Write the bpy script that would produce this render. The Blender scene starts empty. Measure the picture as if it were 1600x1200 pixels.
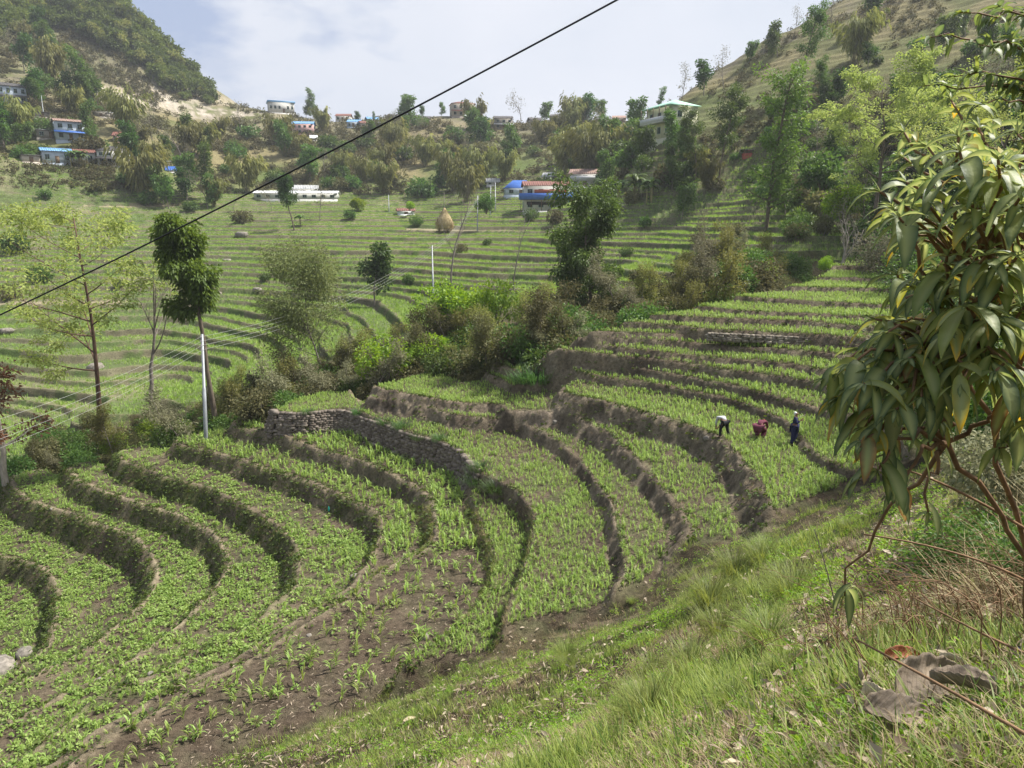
import bpy, math, random
import numpy as np
from mathutils import Vector
RNG = np.random.default_rng(7)
random.seed(7)
SC = bpy.context.scene
COL = SC.collection
# ------------------------------------------------------------------ camera
TH = math.atan(250/1150.); FPX = 1150.
CT, ST = math.cos(TH), math.sin(TH)
cd = bpy.data.cameras.new('camera'); cam = bpy.data.objects.new('camera', cd); COL.objects.link(cam)
cam.location = (0, 0, 0); cam.rotation_euler = (math.pi/2-TH, 0, 0)
cd.sensor_width = 36; cd.lens = 36*FPX/1600; cd.clip_start = 0.05; cd.clip_end = 6000
SC.camera = cam
# ------------------------------------------------------------------ world + sun
SUN_EL, SUN_AZ = 56.0, 72.0     # azimuth clockwise from the view direction
w = bpy.data.worlds.new('World'); SC.world = w; w.use_nodes = True
nt = w.node_tree; N = nt.nodes; Lk = nt.links; N.clear()
out = N.new('ShaderNodeOutputWorld'); bg = N.new('ShaderNodeBackground')
sky = N.new('ShaderNodeTexSky'); sky.sky_type = 'NISHITA'; sky.sun_disc = False
sky.sun_elevation = math.radians(SUN_EL); sky.sun_rotation = math.radians(SUN_AZ)
sky.air_density = 1.0; sky.dust_density = 2.0
tc = N.new('ShaderNodeTexCoord'); mp = N.new('ShaderNodeMapping'); mp.inputs['Scale'].default_value = (1, 1, 2.2)
mp.inputs['Location'].default_value = (0.32, 0.1, 0.05)
n1 = N.new('ShaderNodeTexNoise'); n1.inputs['Scale'].default_value = 3.3; n1.inputs['Detail'].default_value = 9; n1.inputs['Roughness'].default_value = .55
cr = N.new('ShaderNodeValToRGB'); cr.color_ramp.elements[0].position = .40; cr.color_ramp.elements[1].position = .60
# more blue gaps towards the left of the view: gradient on x
sx = N.new('ShaderNodeSeparateXYZ'); grad = N.new('ShaderNodeMapRange')
grad.inputs['From Min'].default_value = -.42; grad.inputs['From Max'].default_value = -.20
grad.inputs['To Min'].default_value = -.05; grad.inputs['To Max'].default_value = .20
addm = N.new('ShaderNodeMath'); addm.operation = 'ADD'
skm = N.new('ShaderNodeMixRGB'); skm.blend_type = 'MULTIPLY'; skm.inputs['Fac'].default_value = 1
skm.inputs['Color2'].default_value = (.06, .06, .06, 1)
n2 = N.new('ShaderNodeTexNoise'); n2.inputs['Scale'].default_value = 2.0; n2.inputs['Detail'].default_value = 5
cc = N.new('ShaderNodeValToRGB'); cc.color_ramp.elements[0].color = (.25, .272, .315, 1); cc.color_ramp.elements[1].color = (.308, .318, .35, 1)
cc.color_ramp.elements[0].position = .35; cc.color_ramp.elements[1].position = .62
mix = N.new('ShaderNodeMixRGB')
Lk.new(tc.outputs['Generated'], mp.inputs['Vector']); Lk.new(mp.outputs[0], n1.inputs['Vector']); Lk.new(mp.outputs[0], n2.inputs['Vector'])
Lk.new(tc.outputs['Generated'], sx.inputs[0]); Lk.new(sx.outputs['X'], grad.inputs['Value'])
Lk.new(n1.outputs['Fac'], addm.inputs[0]); Lk.new(grad.outputs[0], addm.inputs[1]); Lk.new(addm.outputs[0], cr.inputs['Fac'])
Lk.new(sky.outputs[0], skm.inputs['Color1']); Lk.new(n2.outputs['Fac'], cc.inputs['Fac'])
Lk.new(cr.outputs['Color'], mix.inputs['Fac']); Lk.new(skm.outputs[0], mix.inputs['Color1']); Lk.new(cc.outputs['Color'], mix.inputs['Color2'])
# blue-grey cloud bank low on the left of the view
dv = N.new('ShaderNodeVectorMath'); dv.operation = 'DISTANCE'; dv.inputs[1].default_value = (-.395, .87, .285)
mpd = N.new('ShaderNodeMapping'); mpd.inputs['Scale'].default_value = (1, 1, 1.5); dv.inputs[1].default_value = (-.40, .86, .30*1.5)
Lk.new(tc.outputs['Generated'], mpd.inputs[0]); Lk.new(mpd.outputs[0], dv.inputs[0])
n3 = N.new('ShaderNodeTexNoise'); n3.inputs['Scale'].default_value = 9; n3.inputs['Detail'].default_value = 7; Lk.new(mp.outputs[0], n3.inputs['Vector'])
m3 = N.new('ShaderNodeMath'); m3.operation = 'MULTIPLY_ADD'; m3.inputs[1].default_value = .62; Lk.new(n3.outputs['Fac'], m3.inputs[0]); Lk.new(dv.outputs['Value'], m3.inputs[2])
r3 = N.new('ShaderNodeValToRGB'); r3.color_ramp.elements[0].position = .40; r3.color_ramp.elements[1].position = .53; r3.color_ramp.elements[0].color = (1, 1, 1, 1); r3.color_ramp.elements[1].color = (0, 0, 0, 1)
Lk.new(m3.outputs[0], r3.inputs[0])
mix3 = N.new('ShaderNodeMixRGB'); mix3.inputs['Color2'].default_value = (.155, .19, .27, 1); Lk.new(r3.outputs[0], mix3.inputs['Fac']); Lk.new(mix.outputs[0], mix3.inputs['Color1'])
Lk.new(mix3.outputs[0], bg.inputs['Color']); bg.inputs['Strength'].default_value = 1.0
Lk.new(bg.outputs[0], out.inputs['Surface'])
sd = bpy.data.lights.new('sun', 'SUN'); sd.energy = 3.3; sd.angle = math.radians(4); sd.color = (1, .95, .86)
so = bpy.data.objects.new('sun', sd); COL.objects.link(so)
_a, _e = math.radians(SUN_AZ), math.radians(SUN_EL)
SUNV = Vector((math.sin(_a)*math.cos(_e), math.cos(_a)*math.cos(_e), math.sin(_e)))
so.rotation_euler = SUNV.to_track_quat('Z', 'Y').to_euler()
SC.view_settings.view_transform = 'Standard'; SC.view_settings.look = 'None'
SC.view_settings.exposure = 1.45; SC.view_settings.gamma = 1
SC.cycles.max_bounces = 5; SC.cycles.diffuse_bounces = 2; SC.cycles.glossy_bounces = 1; SC.cycles.transmission_bounces = 3; SC.cycles.transparent_max_bounces = 4
SC.cycles.use_denoising = True
# ------------------------------------------------------------------ maths helpers
def ray(u, v):
    u = np.asarray(u, float); v = np.asarray(v, float)
    xc = (u-800)/FPX; yc = (600-v)/FPX
    return np.stack([xc, CT+yc*ST, -ST+yc*CT], -1)
def PZ(u, v, z):
    r = ray(u, v); t = np.asarray(z)/r[..., 2]
    return r*t[..., None]
def PD(u, v, d):
    r = ray(u, v); t = np.asarray(d)/r[..., 1]
    return r*t[..., None]
def sm(a, b, x):
    t = np.clip((x-a)/(b-a), 0, 1); return t*t*(3-2*t)
def vnoise(x, y, seed=0):
    xi = np.floor(x).astype(np.int64); yi = np.floor(y).astype(np.int64)
    fx = x-xi; fy = y-yi; fx = fx*fx*(3-2*fx); fy = fy*fy*(3-2*fy)
    def h(a, b):
        n = (a*374761393 + b*668265263 + seed*1442695041) & 0xffffffff
        n = ((n ^ (n >> 13))*1274126177) & 0xffffffff
        n = (n ^ (n >> 16)) & 0xffffffff
        return n/4294967295.0
    a = h(xi, yi); b = h(xi+1, yi); c = h(xi, yi+1); d = h(xi+1, yi+1)
    return (a+(b-a)*fx)*(1-fy)+(c+(d-c)*fx)*fy
def fbm(x, y, seed=0, o=4):
    s = 0; a = .5; t = 0
    for i in range(o):
        s = s+a*vnoise(x*2**i+17.3*i, y*2**i-9.1*i, seed+i); t += a; a *= .5
    return s/t*2-1
# ------------------------------------------------------------------ terrain definition
def z3(l): return [(700+a/2, 400+b/2) for a, b in l]
# (height, delta, riser grass 0..1, rim paleness, pixel lip)
LIP = [
(-21.9,1.5,.6,.8,[(0,870),(45,878),(75,895),(88,920),(84,960),(80,1005),(50,1030),(0,1062)]),
(-20.0,1.9,.7,1,[(85,733),(30,736),(12,752),(30,777),(80,797),(130,817),(185,835),(220,855),(242,882),(247,910),(230,940),(200,970),(110,1032),(65,1048),(0,1082)]),
(-18.7,1.3,.65,1,[(150,722),(112,725),(102,732),(108,745),(145,767),(200,787),(260,807),(305,825),(335,842),(352,865),(350,900),(330,932),(305,950),(270,980),(235,1007),(190,1042),(100,1085),(0,1135)]),
(-17.2,1.5,.95,.5,[(240,690),(188,703),(180,712),(200,725),(250,745),(310,762),(360,780),(400,800),(435,825),(460,850),(470,885),(465,910),(445,932),(415,955),(390,975),(350,1000),(280,1035),(235,1060),(165,1085),(110,1130),(70,1165),(30,1200)]),
(-16.0,1.2,.55,.6,[(310,682),(268,690),(280,695),(310,705),(350,713),(400,730),(450,745),(500,762),(540,780),(570,795),(592,810),(600,835),(590,858),(583,880),(560,900),(540,922),(505,947),(470,967),(415,1002),(370,1030),(315,1057),(270,1082),(225,1112),(165,1142),(105,1182),(85,1200)]),
(-14.9,1.1,.25,.7,[(410,645),(370,655),(362,668),(400,680),(450,692),(500,705),(550,720),(590,732),(620,748),(650,770),(670,782),(680,800),(685,825),(678,845),(665,862),(640,872),(615,877),(582,900),(555,925),(521,950),(485,970),(430,1005),(385,1033),(330,1060),(285,1085),(240,1115),(180,1145),(120,1185),(100,1200)]),
(-14.3,.6,.3,.3,None),
(-13.1,1.2,.15,.2,[(440,628),(422,645),(475,648),(500,644),(525,642),(550,644),(576,657),(610,666),(640,680),(685,690),(711,700),(728,710),(745,735),(770,750),(800,765),(820,785),(831,800),(831,822),(824,850),(820,871),(808,905),(797,935),(790,957),(780,985),(760,1015),(735,1050)]),
(-12.4,.7,.05,.35,[(572,619),(600,630),(640,640),(720,654),(780,655),(800,668),(830,678),(865,692),(900,715),(925,742),(945,775),(957,810),(965,850),(970,890),(965,930),(955,970)]),
(-11.4,1.0,.08,.3,[(600,600),(576,608),(600,613),(650,622),(720,637),(800,640),(860,652),(900,662),(940,680),(975,700),(1005,725),(1025,755),(1050,785),(1068,810),(1065,850),(1045,880),(1030,910)]),
(-10.0,1.4,.12,.2,[(900,603),(873,612),(900,620),(950,630),(1000,643),(1050,657),(1090,672),(1125,685),(1150,702),(1175,735),(1195,770),(1205,800),(1200,830)])]
_R = [(-9.5,.5,[(330,372),(400,380),(500,398),(600,410),(700,428),(800,448),(900,468),(1000,500),(1060,530),(1110,580),(1180,640)]),
(-8.9,.6,[(205,333),(300,335),(500,355),(700,385),(900,420),(1050,455),(1110,470),(1300,520),(1400,570),(1460,620)]),
(-8.2,.7,[(225,295),(240,287),(350,305),(500,320),(650,335),(800,355),(950,375),(1100,392),(1300,430),(1450,480)]),
(-7.75,.45,[(235,262),(300,268),(450,285),(600,303),(800,325),(950,338),(1150,358),(1400,395)]),
(-7.25,.5,[(380,255),(500,262),(700,277),(850,290),(1000,302),(1200,318),(1500,350)]),
(-6.85,.4,[(435,238),(600,246),(800,259),(1000,275),(1200,288),(1500,315)]),
(-6.3,.55,[(530,208),(700,220),(800,232),(1000,243),(1290,262),(1600,285)]),
(-5.8,.5,[(640,185),(800,195),(1000,205),(1200,216),(1300,225),(1600,250)]),
(-5.4,.4,[(765,160),(900,170),(1100,182),(1350,196),(1600,212)]),
(-4.9,.5,[(885,128),(1000,135),(1200,145),(1370,155),(1600,170)]),
(-4.4,.5,[(1040,97),(1200,100),(1390,106),(1600,115)]),
(-4.0,.4,[(1140,68),(1300,72),(1400,75),(1600,82)]),
(-3.4,.6,[(1180,34),(1400,32),(1600,36)]),
(-3.1,.3,[(1240,20),(1450,18),(1600,18)])]
LIP += [(h, dl, .12, .12, z3(l)) for h, dl, l in _R]
ZBASE = -23.4
def chaikin(P, n=2):
    for _ in range(n):
        Q = [P[0]]
        for a, b in zip(P[:-1], P[1:]):
            Q += [a*.75+b*.25, a*.25+b*.75]
        Q.append(P[-1]); P = Q
    return P
def lipworld():
    L = []
    for i, (h, dl, g, rm, px) in enumerate(LIP):
        if px is None: L.append(None); continue
        a = np.array(px, float)
        L.append([p[:2] for p in PZ(a[:, 0], a[:, 1], h)])
    # lip 6: under the stone wall, then the bund that closes the bare plot
    far = [p+np.array([0.03, -.28]) for p in L[7][:12]]
    near = [(758,860,-14.3),(772,890,-14.3),(768,912,-14.3),(750,950,-14.3),(720,980,-14.3),(690,1003,-14.3),(640,1035,-14.3),(600,1068,-14.3),(565,1103,-14.3),(530,1130,-14.3),(480,1160,-14.3)]
    L[6] = far+[PZ(u, v, z)[:2] for u, v, z in near]
    L = [chaikin(p, 1) for p in L]
    out = []
    for i, p in enumerate(L):
        ds = np.array((-1, .3)) if i == 0 else (np.array((-.45, .9)) if i < 16 else np.array((-.25, .97)))
        de = np.array((-.7, -.7)) if i < 7 else (np.array((-.1, -1)) if i < 11 else (np.array((.3, -1)) if i < 13 else np.array((1, -.05))))
        ds = ds/np.linalg.norm(ds); de = de/np.linalg.norm(de)
        S = p[0]+ds*30; E = p[-1]+de*30
        line = [S]+list(p)+[E]
        c = np.array((2., 38.)); aS = math.atan2(*(S-c)[::-1]); aE = math.atan2(*(E-c)[::-1])
        while aE > aS: aE -= 2*math.pi
        arc = [c+400*np.array((math.cos(a), math.sin(a))) for a in np.linspace(aS, aE, 24)]
        out.append((np.array(line), np.array(line+arc[::-1])))
    return out
LW = lipworld()
def inpoly(x, y, P):
    r = np.zeros(x.shape, bool); n = len(P); j = n-1
    for i in range(n):
        xi, yi = P[i]; xj, yj = P[j]
        if yi != yj:
            c = ((yi > y) != (yj > y))
            r ^= c & (x < (xj-xi)*(y-yi)/(yj-yi)+xi)
        j = i
    return r
def dline(x, y, P):
    d = np.full(x.shape, 1e9)
    for a, b in zip(P[:-1], P[1:]):
        ab = b-a; L2 = ab@ab
        if L2 < 1e-9: continue
        t = np.clip(((x-a[0])*ab[0]+(y-a[1])*ab[1])/L2, 0, 1)
        d = np.minimum(d, (x-a[0]-t*ab[0])**2+(y-a[1]-t*ab[1])**2)
    return np.sqrt(d)
RIM = [(-260,880,-20),(-100,775,-20),(12,742,-20),(30,734,-20),(85,727,-20),(105,720,-18.7),(150,716,-18.7),(180,701,-17.2),(240,687,-17.2),(265,681,-16),(322,673,-16),(362,654,-14.9),(410,641,-14.9),(425,636,-13.1),(440,626,-13.1),(500,612,-13.1),(560,603,-12.4),(580,600,-11.4),(640,587,-11.4),(690,583,-11.4),(712,562,-10),(740,547,-8.9),(800,544,-8.9),(815,529,-7.75),(885,525,-7.25),(915,517,-6.85),(962,502,-6.3),(1018,490,-5.8),(1080,478,-5.4),(1140,462,-4.9),(1218,447,-4.4),(1268,432,-4.0),(1288,415,-3.4),(1318,409,-3.1),(1450,405,-3.1),(1600,403,-3.0)]
BEDGE = [(350,1200,-14.9),(470,1150,-14.9),(600,1100,-14.9),(690,1060,-14.5),(760,1025,-13.6),(870,982,-13.1),(950,960,-12.6),(1035,905,-11.8),(1080,855,-11.4),(1130,850,-11.0),(1200,832,-10.2),(1290,790,-10),(1380,745,-9.6),(1440,715,-9.0),(1520,690,-8.6),(1620,670,-8.4),(1900,640,-8)]
rimW = np.array([PZ(*p) for p in RIM]); bedW = np.array([PZ(*p) for p in BEDGE])
DPOLY = np.array([(-60, 30)]+[tuple(p[:2]) for p in rimW]+[(90, 85), (90, 40)]+[tuple(p[:2]) for p in bedW[::-1]]+[(-16, 9), (-40, -4)])
RIML = np.array([(-60, 30)]+[tuple(p[:2]) for p in rimW]+[(90, 85)])
BEDL = np.array([(90, 40)]+[tuple(p[:2]) for p in bedW[::-1]]+[(-16, 9), (-40, -4)])
class RBF:
    def __init__(s, P, c):
        s.P = np.array(P, float); s.c = c; n = len(P)
        D = np.sqrt(((s.P[:, None, :2]-s.P[None, :, :2])**2).sum(-1)+c*c)
        A = np.zeros((n+3, n+3)); A[:n, :n] = -D+1e-6*np.eye(n); A[:n, n] = 1; A[:n, n+1:] = s.P[:, :2]*.01; A[n:, :n] = A[:n, n:].T
        b = np.zeros(n+3); b[:n] = s.P[:, 2]; s.w = np.linalg.solve(A, b)
    def __call__(s, x, y):
        sh = x.shape; x = x.ravel(); y = y.ravel(); o = np.full(x.shape, s.w[-3])+s.w[-2]*x*.01+s.w[-1]*y*.01
        for k in range(len(s.P)):
            o -= s.w[k]*np.sqrt((x-s.P[k, 0])**2+(y-s.P[k, 1])**2+s.c**2)
        return o.reshape(sh)
BK = [(0,.3,-1.55),(-3,-2,-1.6),(3,-1,-1.3),(0,-12,-1.),(-15,-12,-2),(12,-8,0),(9,3,.4),(16,12,.6),(30,15,2),(45,30,4),(-8,3,-7),(-14,6,-12),(-25,-5,-14),(-50,-20,-20)]
BK += [tuple(p) for p in bedW]
for q in [(1600,1200,1.7),(1400,1200,1.9),(1200,1200,2.6),(1000,1200,4.0),(850,1200,6.5),(700,1200,9.5),(550,1200,13),(1400,1050,3.2),(1320,1000,4.8),(1200,1050,6),(1000,1080,9.5),(1200,930,12.5),(1330,900,8.5),(1400,830,11),(1450,765,15),(1520,720,19),(1600,1000,3.4),(1600,850,6),(1600,740,9),(1600,680,14),(1550,900,5.5),(1130,885,18.5),(1170,870,19),(950,1000,17.5),(800,1080,14.5),(1070,930,19)]:
    BK.append(tuple(PD(*q)))
bank = RBF(BK, .8)
MP = []
for k in range(2, len(rimW), 2):     # hidden floor of the gully just beyond the rim
    p = rimW[k]; MP.append((p[0]-1.6, p[1]+4, p[2]-2.6))
for q in [(-150,700,78),(0,700,72),(100,665,74),(150,655,72),(250,640,74),(330,615,76),(450,585,76),(600,560,70),(750,525,70),(900,482,68),(1000,465,66),(1040,455,74),(1000,425,84),(1150,437,64),(1120,405,82),(1200,420,74),(1300,395,76),(1500,385,78),(1700,380,70),
 (0,640,84),(150,600,88),(290,595,90),(100,560,98),(250,555,100),(330,540,100),(0,520,110),(200,480,125),(0,450,135),(400,480,120),(500,500,100),(677,465,103),(560,480,106),(400,400,150),(200,400,160),(0,400,160),(820,455,100),(800,400,125),(700,400,130),(550,400,140),(0,320,185),(150,310,200),(300,340,200),(450,350,190),(746,362,161),(640,345,195),(560,330,205),(640,325,220),(760,330,190),(850,332,180),(940,330,150),(960,380,120),(1100,330,125),(1100,370,105),(1000,400,110),(1200,350,100),(1200,300,110),
 (60,255,215),(170,250,220),(0,250,200),(100,215,235),(0,150,260),(230,210,260),(300,270,240),(380,300,235),(120,130,300),(200,150,320),(240,170,340),(0,60,330),(100,40,370),(140,-10,390),(-100,-120,420),(205,40,390),(262,88,395),(312,130,400),(345,167,400),(400,172,380),(330,200,340),(440,180,370),(490,195,330),(560,195,330),(640,185,340),(720,180,345),(790,195,330),(850,190,330),(920,190,320),(980,200,290),(600,250,280),(480,260,270),(400,260,270),(700,260,270),(800,265,260),(880,250,240),(900,290,205),(500,305,235),(650,300,240),(960,270,190),
 (1020,235,165),(1060,213,150),(1100,195,160),(1060,165,190),(1000,193,230),(1150,120,190),(1200,72,195),(1260,40,200),(1300,10,205),(1450,-60,210),(1180,160,160),(1300,120,150),(1100,260,135),(1200,240,130),(1400,60,160),(1600,0,150),(1600,150,100),(1450,150,125),(1350,250,105),(1300,310,98),(1450,300,88),(1600,300,70),(1500,360,76),(1800,250,60),(1900,0,110),(-200,200,230),(-300,50,280)]:
    MP.append(tuple(PD(*q)))
for q in [(-100,-120,420),(140,-10,390),(205,40,390),(262,88,395),(312,130,400),(400,172,380),(560,195,330),(720,180,345),(850,190,330),(980,200,290),(1060,165,190),(1200,72,195),(1300,10,205),(1450,-60,210),(1900,-20,200)]:
    p = PD(*q); MP.append((p[0]*1.35, p[1]*1.35, p[2]*1.0)); MP.append((p[0]*3, p[1]*3, p[2]*.5))
MP += [(-260,60,-5),(-150,20,-22),(-80,40,-22),(150,60,40),(120,20,20),(200,-50,40),(-100,-100,-10),(0,-300,40)]
mainr = RBF(MP, 7.)
def terrain(x, y):
    """height and masks for arrays x, y"""
    x = np.asarray(x, float); y = np.asarray(y, float); r = np.hypot(x, y)
    zM = np.zeros_like(x); far = r > 28
    zM[far] = mainr(x[far], y[far])
    # natural relief and terraces of the far land
    rel = sm(85, 180, r)
    zM = zM+rel*2.2*fbm(x/28., y/28., 3, 3)*sm(-2, 25, zM)
    u = 800+FPX*x/np.maximum(y, 1)
    dl = np.where((zM > 12) & (x > 22), 1.7, .76)
    NZ = .45*fbm(x/20., y/20., 11, 2)+.10*fbm(x/3., y/3., 12, 2)
    t = zM/dl+NZ; t = t+.17*np.sin(2.3*t)+.12*fbm(x/7., y/7., 13, 2)*sm(90, 110, r)
    fr = t-np.floor(t)
    tm = sm(76, 84, r)*(1-sm(240, 262, r))*np.where(x > 15, 1-.72*sm(8, 22, zM), 1-.7*sm(20, 34, zM))
    rw = np.where((zM > 12) & (x > 22), .45, .13)
    stp = np.floor(t)+sm(1-rw, 1, fr)
        # keep long treads level
    iv = stp+.5
    for _ in range(4): iv = stp+.5-.17*np.sin(2.3*iv)
    zT2 = dl*(iv-.1-NZ)
    plot = vnoise(np.floor(t)*7.31+.5+0*x, np.floor((x+6*fbm(y/30, x/30, 15, 1))/22.)*3.7+.5, 77)
    zM2 = zM*(1-tm)+zT2*tm
    ris2 = tm*((fr > 1-rw*1.1)).astype(float)
    rimm2 = tm*((fr > 0.0) & (fr < .09)).astype(float)
    hill = np.where(x > 0, sm(5, 18, zM), sm(12, 30, zM))*(r > 70)
    # bank
    near = r < 70
    zB = np.zeros_like(x); zB[near] = bank(x[near], y[near])
    zB = zB+.17*fbm(x/1.3, y/1.3, 21, 4)*sm(1.5, 6, r)+.35*fbm(x/5, y/5, 22, 2)*sm(6, 12, r)
    # camera-side field terraces
    zone = np.zeros_like(x)  # 1 inside D
    inD = np.zeros(x.shape, bool); inD[near | (r < 110)] = inpoly(x[near | (r < 110)], y[near | (r < 110)], DPOLY)
    lvl = np.zeros_like(x); ris = np.zeros_like(x); rim = np.zeros_like(x); rg = np.zeros_like(x); zD = np.full(x.shape, ZBASE)
    wall = np.zeros_like(x)
    idx = np.where(inD)
    if len(idx[0]):
        X = x[idx]; Y = y[idx]
        wx = X+.17*fbm(X/1.1, Y/1.1, 31, 4)+.3*fbm(X/5, Y/5, 35, 2); wy = Y+.17*fbm(X/1.1, Y/1.1, 32, 4)+.3*fbm(X/5, Y/5, 36, 2)
        z = np.full(X.shape, ZBASE); lv = np.zeros(X.shape); rs = np.zeros(X.shape); rmm = np.zeros(X.shape); rgg = np.zeros(X.shape); wl = np.zeros(X.shape)
        for i, (h, d, g, rm, px) in enumerate(LIP):
            ln, pg = LW[i]
            s = dline(wx, wy, ln); s = np.where(inpoly(wx, wy, pg), s, -s)
            ww = (.28 if i == 7 else (.42 if i > 10 else (.7 if i > 7 else .6)))*d
            S = sm(-ww, .02, s)
            z += d*(.26*np.clip((s+3.2)/(3.2-ww), 0, 1)**1.3+.74*S); lv += (s > 0)
            m = np.clip((s+ww)/.06, 0, 1)*np.clip((.03-s)/.05, 0, 1)
            rgg = np.where(m > rs, g, rgg); rs = np.maximum(rs, m)
            if i == 7: wl = m
            bump = np.exp(-((s-.14)/.13)**2)
            z += .09*bump*(1 if i < 7 else .4)
            rmm = np.maximum(rmm, np.exp(-((s-.12)/.16)**2)*rm)
        z += .035*fbm(X/.35, Y/.35, 41, 3)+.06*fbm(X/2.2, Y/2.2, 42, 2)
        z += rs*(.16*fbm(X/.4+z, Y/.4, 43, 3)+.22*fbm(X/1.3, Y/1.3, 44, 2))
        zD[idx] = z; lvl[idx] = lv; ris[idx] = rs; rim[idx] = rmm; rg[idx] = rgg; wall[idx] = wl
    dr = np.full(x.shape, 99.); db = np.full(x.shape, 99.); q = r < 110
    dr[q] = dline(x[q], y[q], RIML); db[q] = dline(x[q], y[q], BEDL)
    wb = 1-sm(42, 52, r-0*x)
    zO = zB*wb+zM2*(1-wb)
    a = np.where(inD, sm(0, .9, np.minimum(dr, db)), 0)
    zo = zO.copy()
    z = zo*(1-a)+zD*a
    return dict(z=z, D=a, lvl=lvl, ris=ris*a, rim=rim*a, rg=rg, wall=wall, bank=wb*(1-a), main=(1-wb)*(1-a), ris2=ris2, rim2=rimm2, tm=tm, hill=hill, dr=dr, db=db, r=r, u=u, rawz=zM, plot=plot)
# ------------------------------------------------------------------ mesh helpers
def mesh(name, V, F, attrs=None, smooth=False):
    V = np.asarray(V, np.float32).reshape(-1, 3)
    if not isinstance(F, list): F = [F]
    F = [np.asarray(f, np.int32) for f in F if len(f)]
    me = bpy.data.meshes.new(name)
    me.vertices.add(len(V)); me.vertices.foreach_set('co', V.ravel())
    nl = sum(f.size for f in F); nf = sum(len(f) for f in F)
    me.loops.add(nl); me.polygons.add(nf)
    me.loops.foreach_set('vertex_index', np.concatenate([f.ravel() for f in F]))
    st = []; o = 0
    for f in F:
        st.append(o+np.arange(len(f), dtype=np.int32)*f.shape[1]); o += f.size
    me.polygons.foreach_set('loop_start', np.concatenate(st))
    if smooth: me.polygons.foreach_set('use_smooth', np.ones(nf, bool))
    for k, a in (attrs or {}).items():
        a = np.asarray(a, np.float32)
        if a.ndim == 2:
            at = me.attributes.new(k, 'FLOAT_COLOR', 'POINT'); at.data.foreach_set('color', a.ravel())
        else:
            at = me.attributes.new(k, 'FLOAT', 'POINT'); at.data.foreach_set('value', a)
    me.update(calc_edges=True)
    return me
def obj(name, me, mat, parent=None, loc=None):
    if not isinstance(me, bpy.types.Mesh): me = me.me(name)
    o = bpy.data.objects.new(name, me); COL.objects.link(o)
    if mat is not None and len(me.materials) == 0: me.materials.append(mat)
    if parent: o.parent = parent
    if loc is not None: o.location = loc
    return o
def empty(name, loc, rz=0, s=1):
    o = bpy.data.objects.new(name, None); COL.objects.link(o); o.location = loc; o.rotation_euler = (0, 0, rz); o.scale = (s, s, s)
    o.empty_display_size = .3
    return o
def tag(o, label=None, cat=None, group=None, kind=None):
    if label: o['label'] = label
    if cat: o['category'] = cat
    if group: o['group'] = group
    if kind: o['kind'] = kind
    return o
def copy_tree(o, parent=None):
    c = o.copy(); COL.objects.link(c); c.parent = parent
    for ch in KIDS.get(o.name, []): copy_tree(ch, c)
    return c
KIDS = {}
def kids(root):
    def rec(o):
        KIDS[o.name] = [c for c in bpy.data.objects if c.parent is o]
        for c in KIDS[o.name]: rec(c)
    rec(root)
# ------------------------------------------------------------------ materials
def newmat(name):
    m = bpy.data.materials.new(name); m.use_nodes = True
    return m, m.node_tree.nodes, m.node_tree.links, m.node_tree.nodes['Principled BSDF']
def leafmat(name, c1, c2, trans=.35, rough=.55, c3=None, vary=.25):
    m, N, L, b = newmat(name)
    at = N.new('ShaderNodeAttribute'); at.attribute_name = 'tint'
    rp = N.new('ShaderNodeValToRGB'); e = rp.color_ramp.elements
    e[0].color = (*c1, 1); e[1].color = (*c2, 1)
    if c3: n = rp.color_ramp.elements.new(.93); n.color = (*c2, 1); rp.color_ramp.elements[-1].color = (*c3, 1); rp.color_ramp.elements[-1].position = .97
    L.new(at.outputs['Fac'], rp.inputs['Fac'])
    oi = N.new('ShaderNodeObjectInfo'); hs = N.new('ShaderNodeHueSaturation')
    mr = N.new('ShaderNodeMapRange'); mr.inputs['To Min'].default_value = 1-vary; mr.inputs['To Max'].default_value = 1+vary
    L.new(oi.outputs['Random'], mr.inputs['Value']); L.new(mr.outputs[0], hs.inputs['Value'])
    mr2 = N.new('ShaderNodeMapRange'); mr2.inputs['To Min'].default_value = .5-.02; mr2.inputs['To Max'].default_value = .5+.015
    L.new(oi.outputs['Random'], mr2.inputs['Value']); L.new(mr2.outputs[0], hs.inputs['Hue'])
    L.new(rp.outputs[0], hs.inputs['Color']); L.new(hs.outputs[0], b.inputs['Base Color'])
    b.inputs['Roughness'].default_value = rough; b.inputs['Specular IOR Level'].default_value = .3
    tr = N.new('ShaderNodeBsdfTranslucent'); mx = N.new('ShaderNodeMixShader'); mx.inputs[0].default_value = trans
    hs2 = N.new('ShaderNodeHueSaturation'); hs2.inputs['Saturation'].default_value = 1.1; hs2.inputs['Value'].default_value = 1.5; hs2.inputs['Hue'].default_value = .485
    L.new(hs.outputs[0], hs2.inputs['Color']); L.new(hs2.outputs[0], tr.inputs['Color'])
    L.new(b.outputs[0], mx.inputs[1]); L.new(tr.outputs[0], mx.inputs[2]); L.new(mx.outputs[0], N['Material Output'].inputs['Surface'])
    return m
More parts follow.
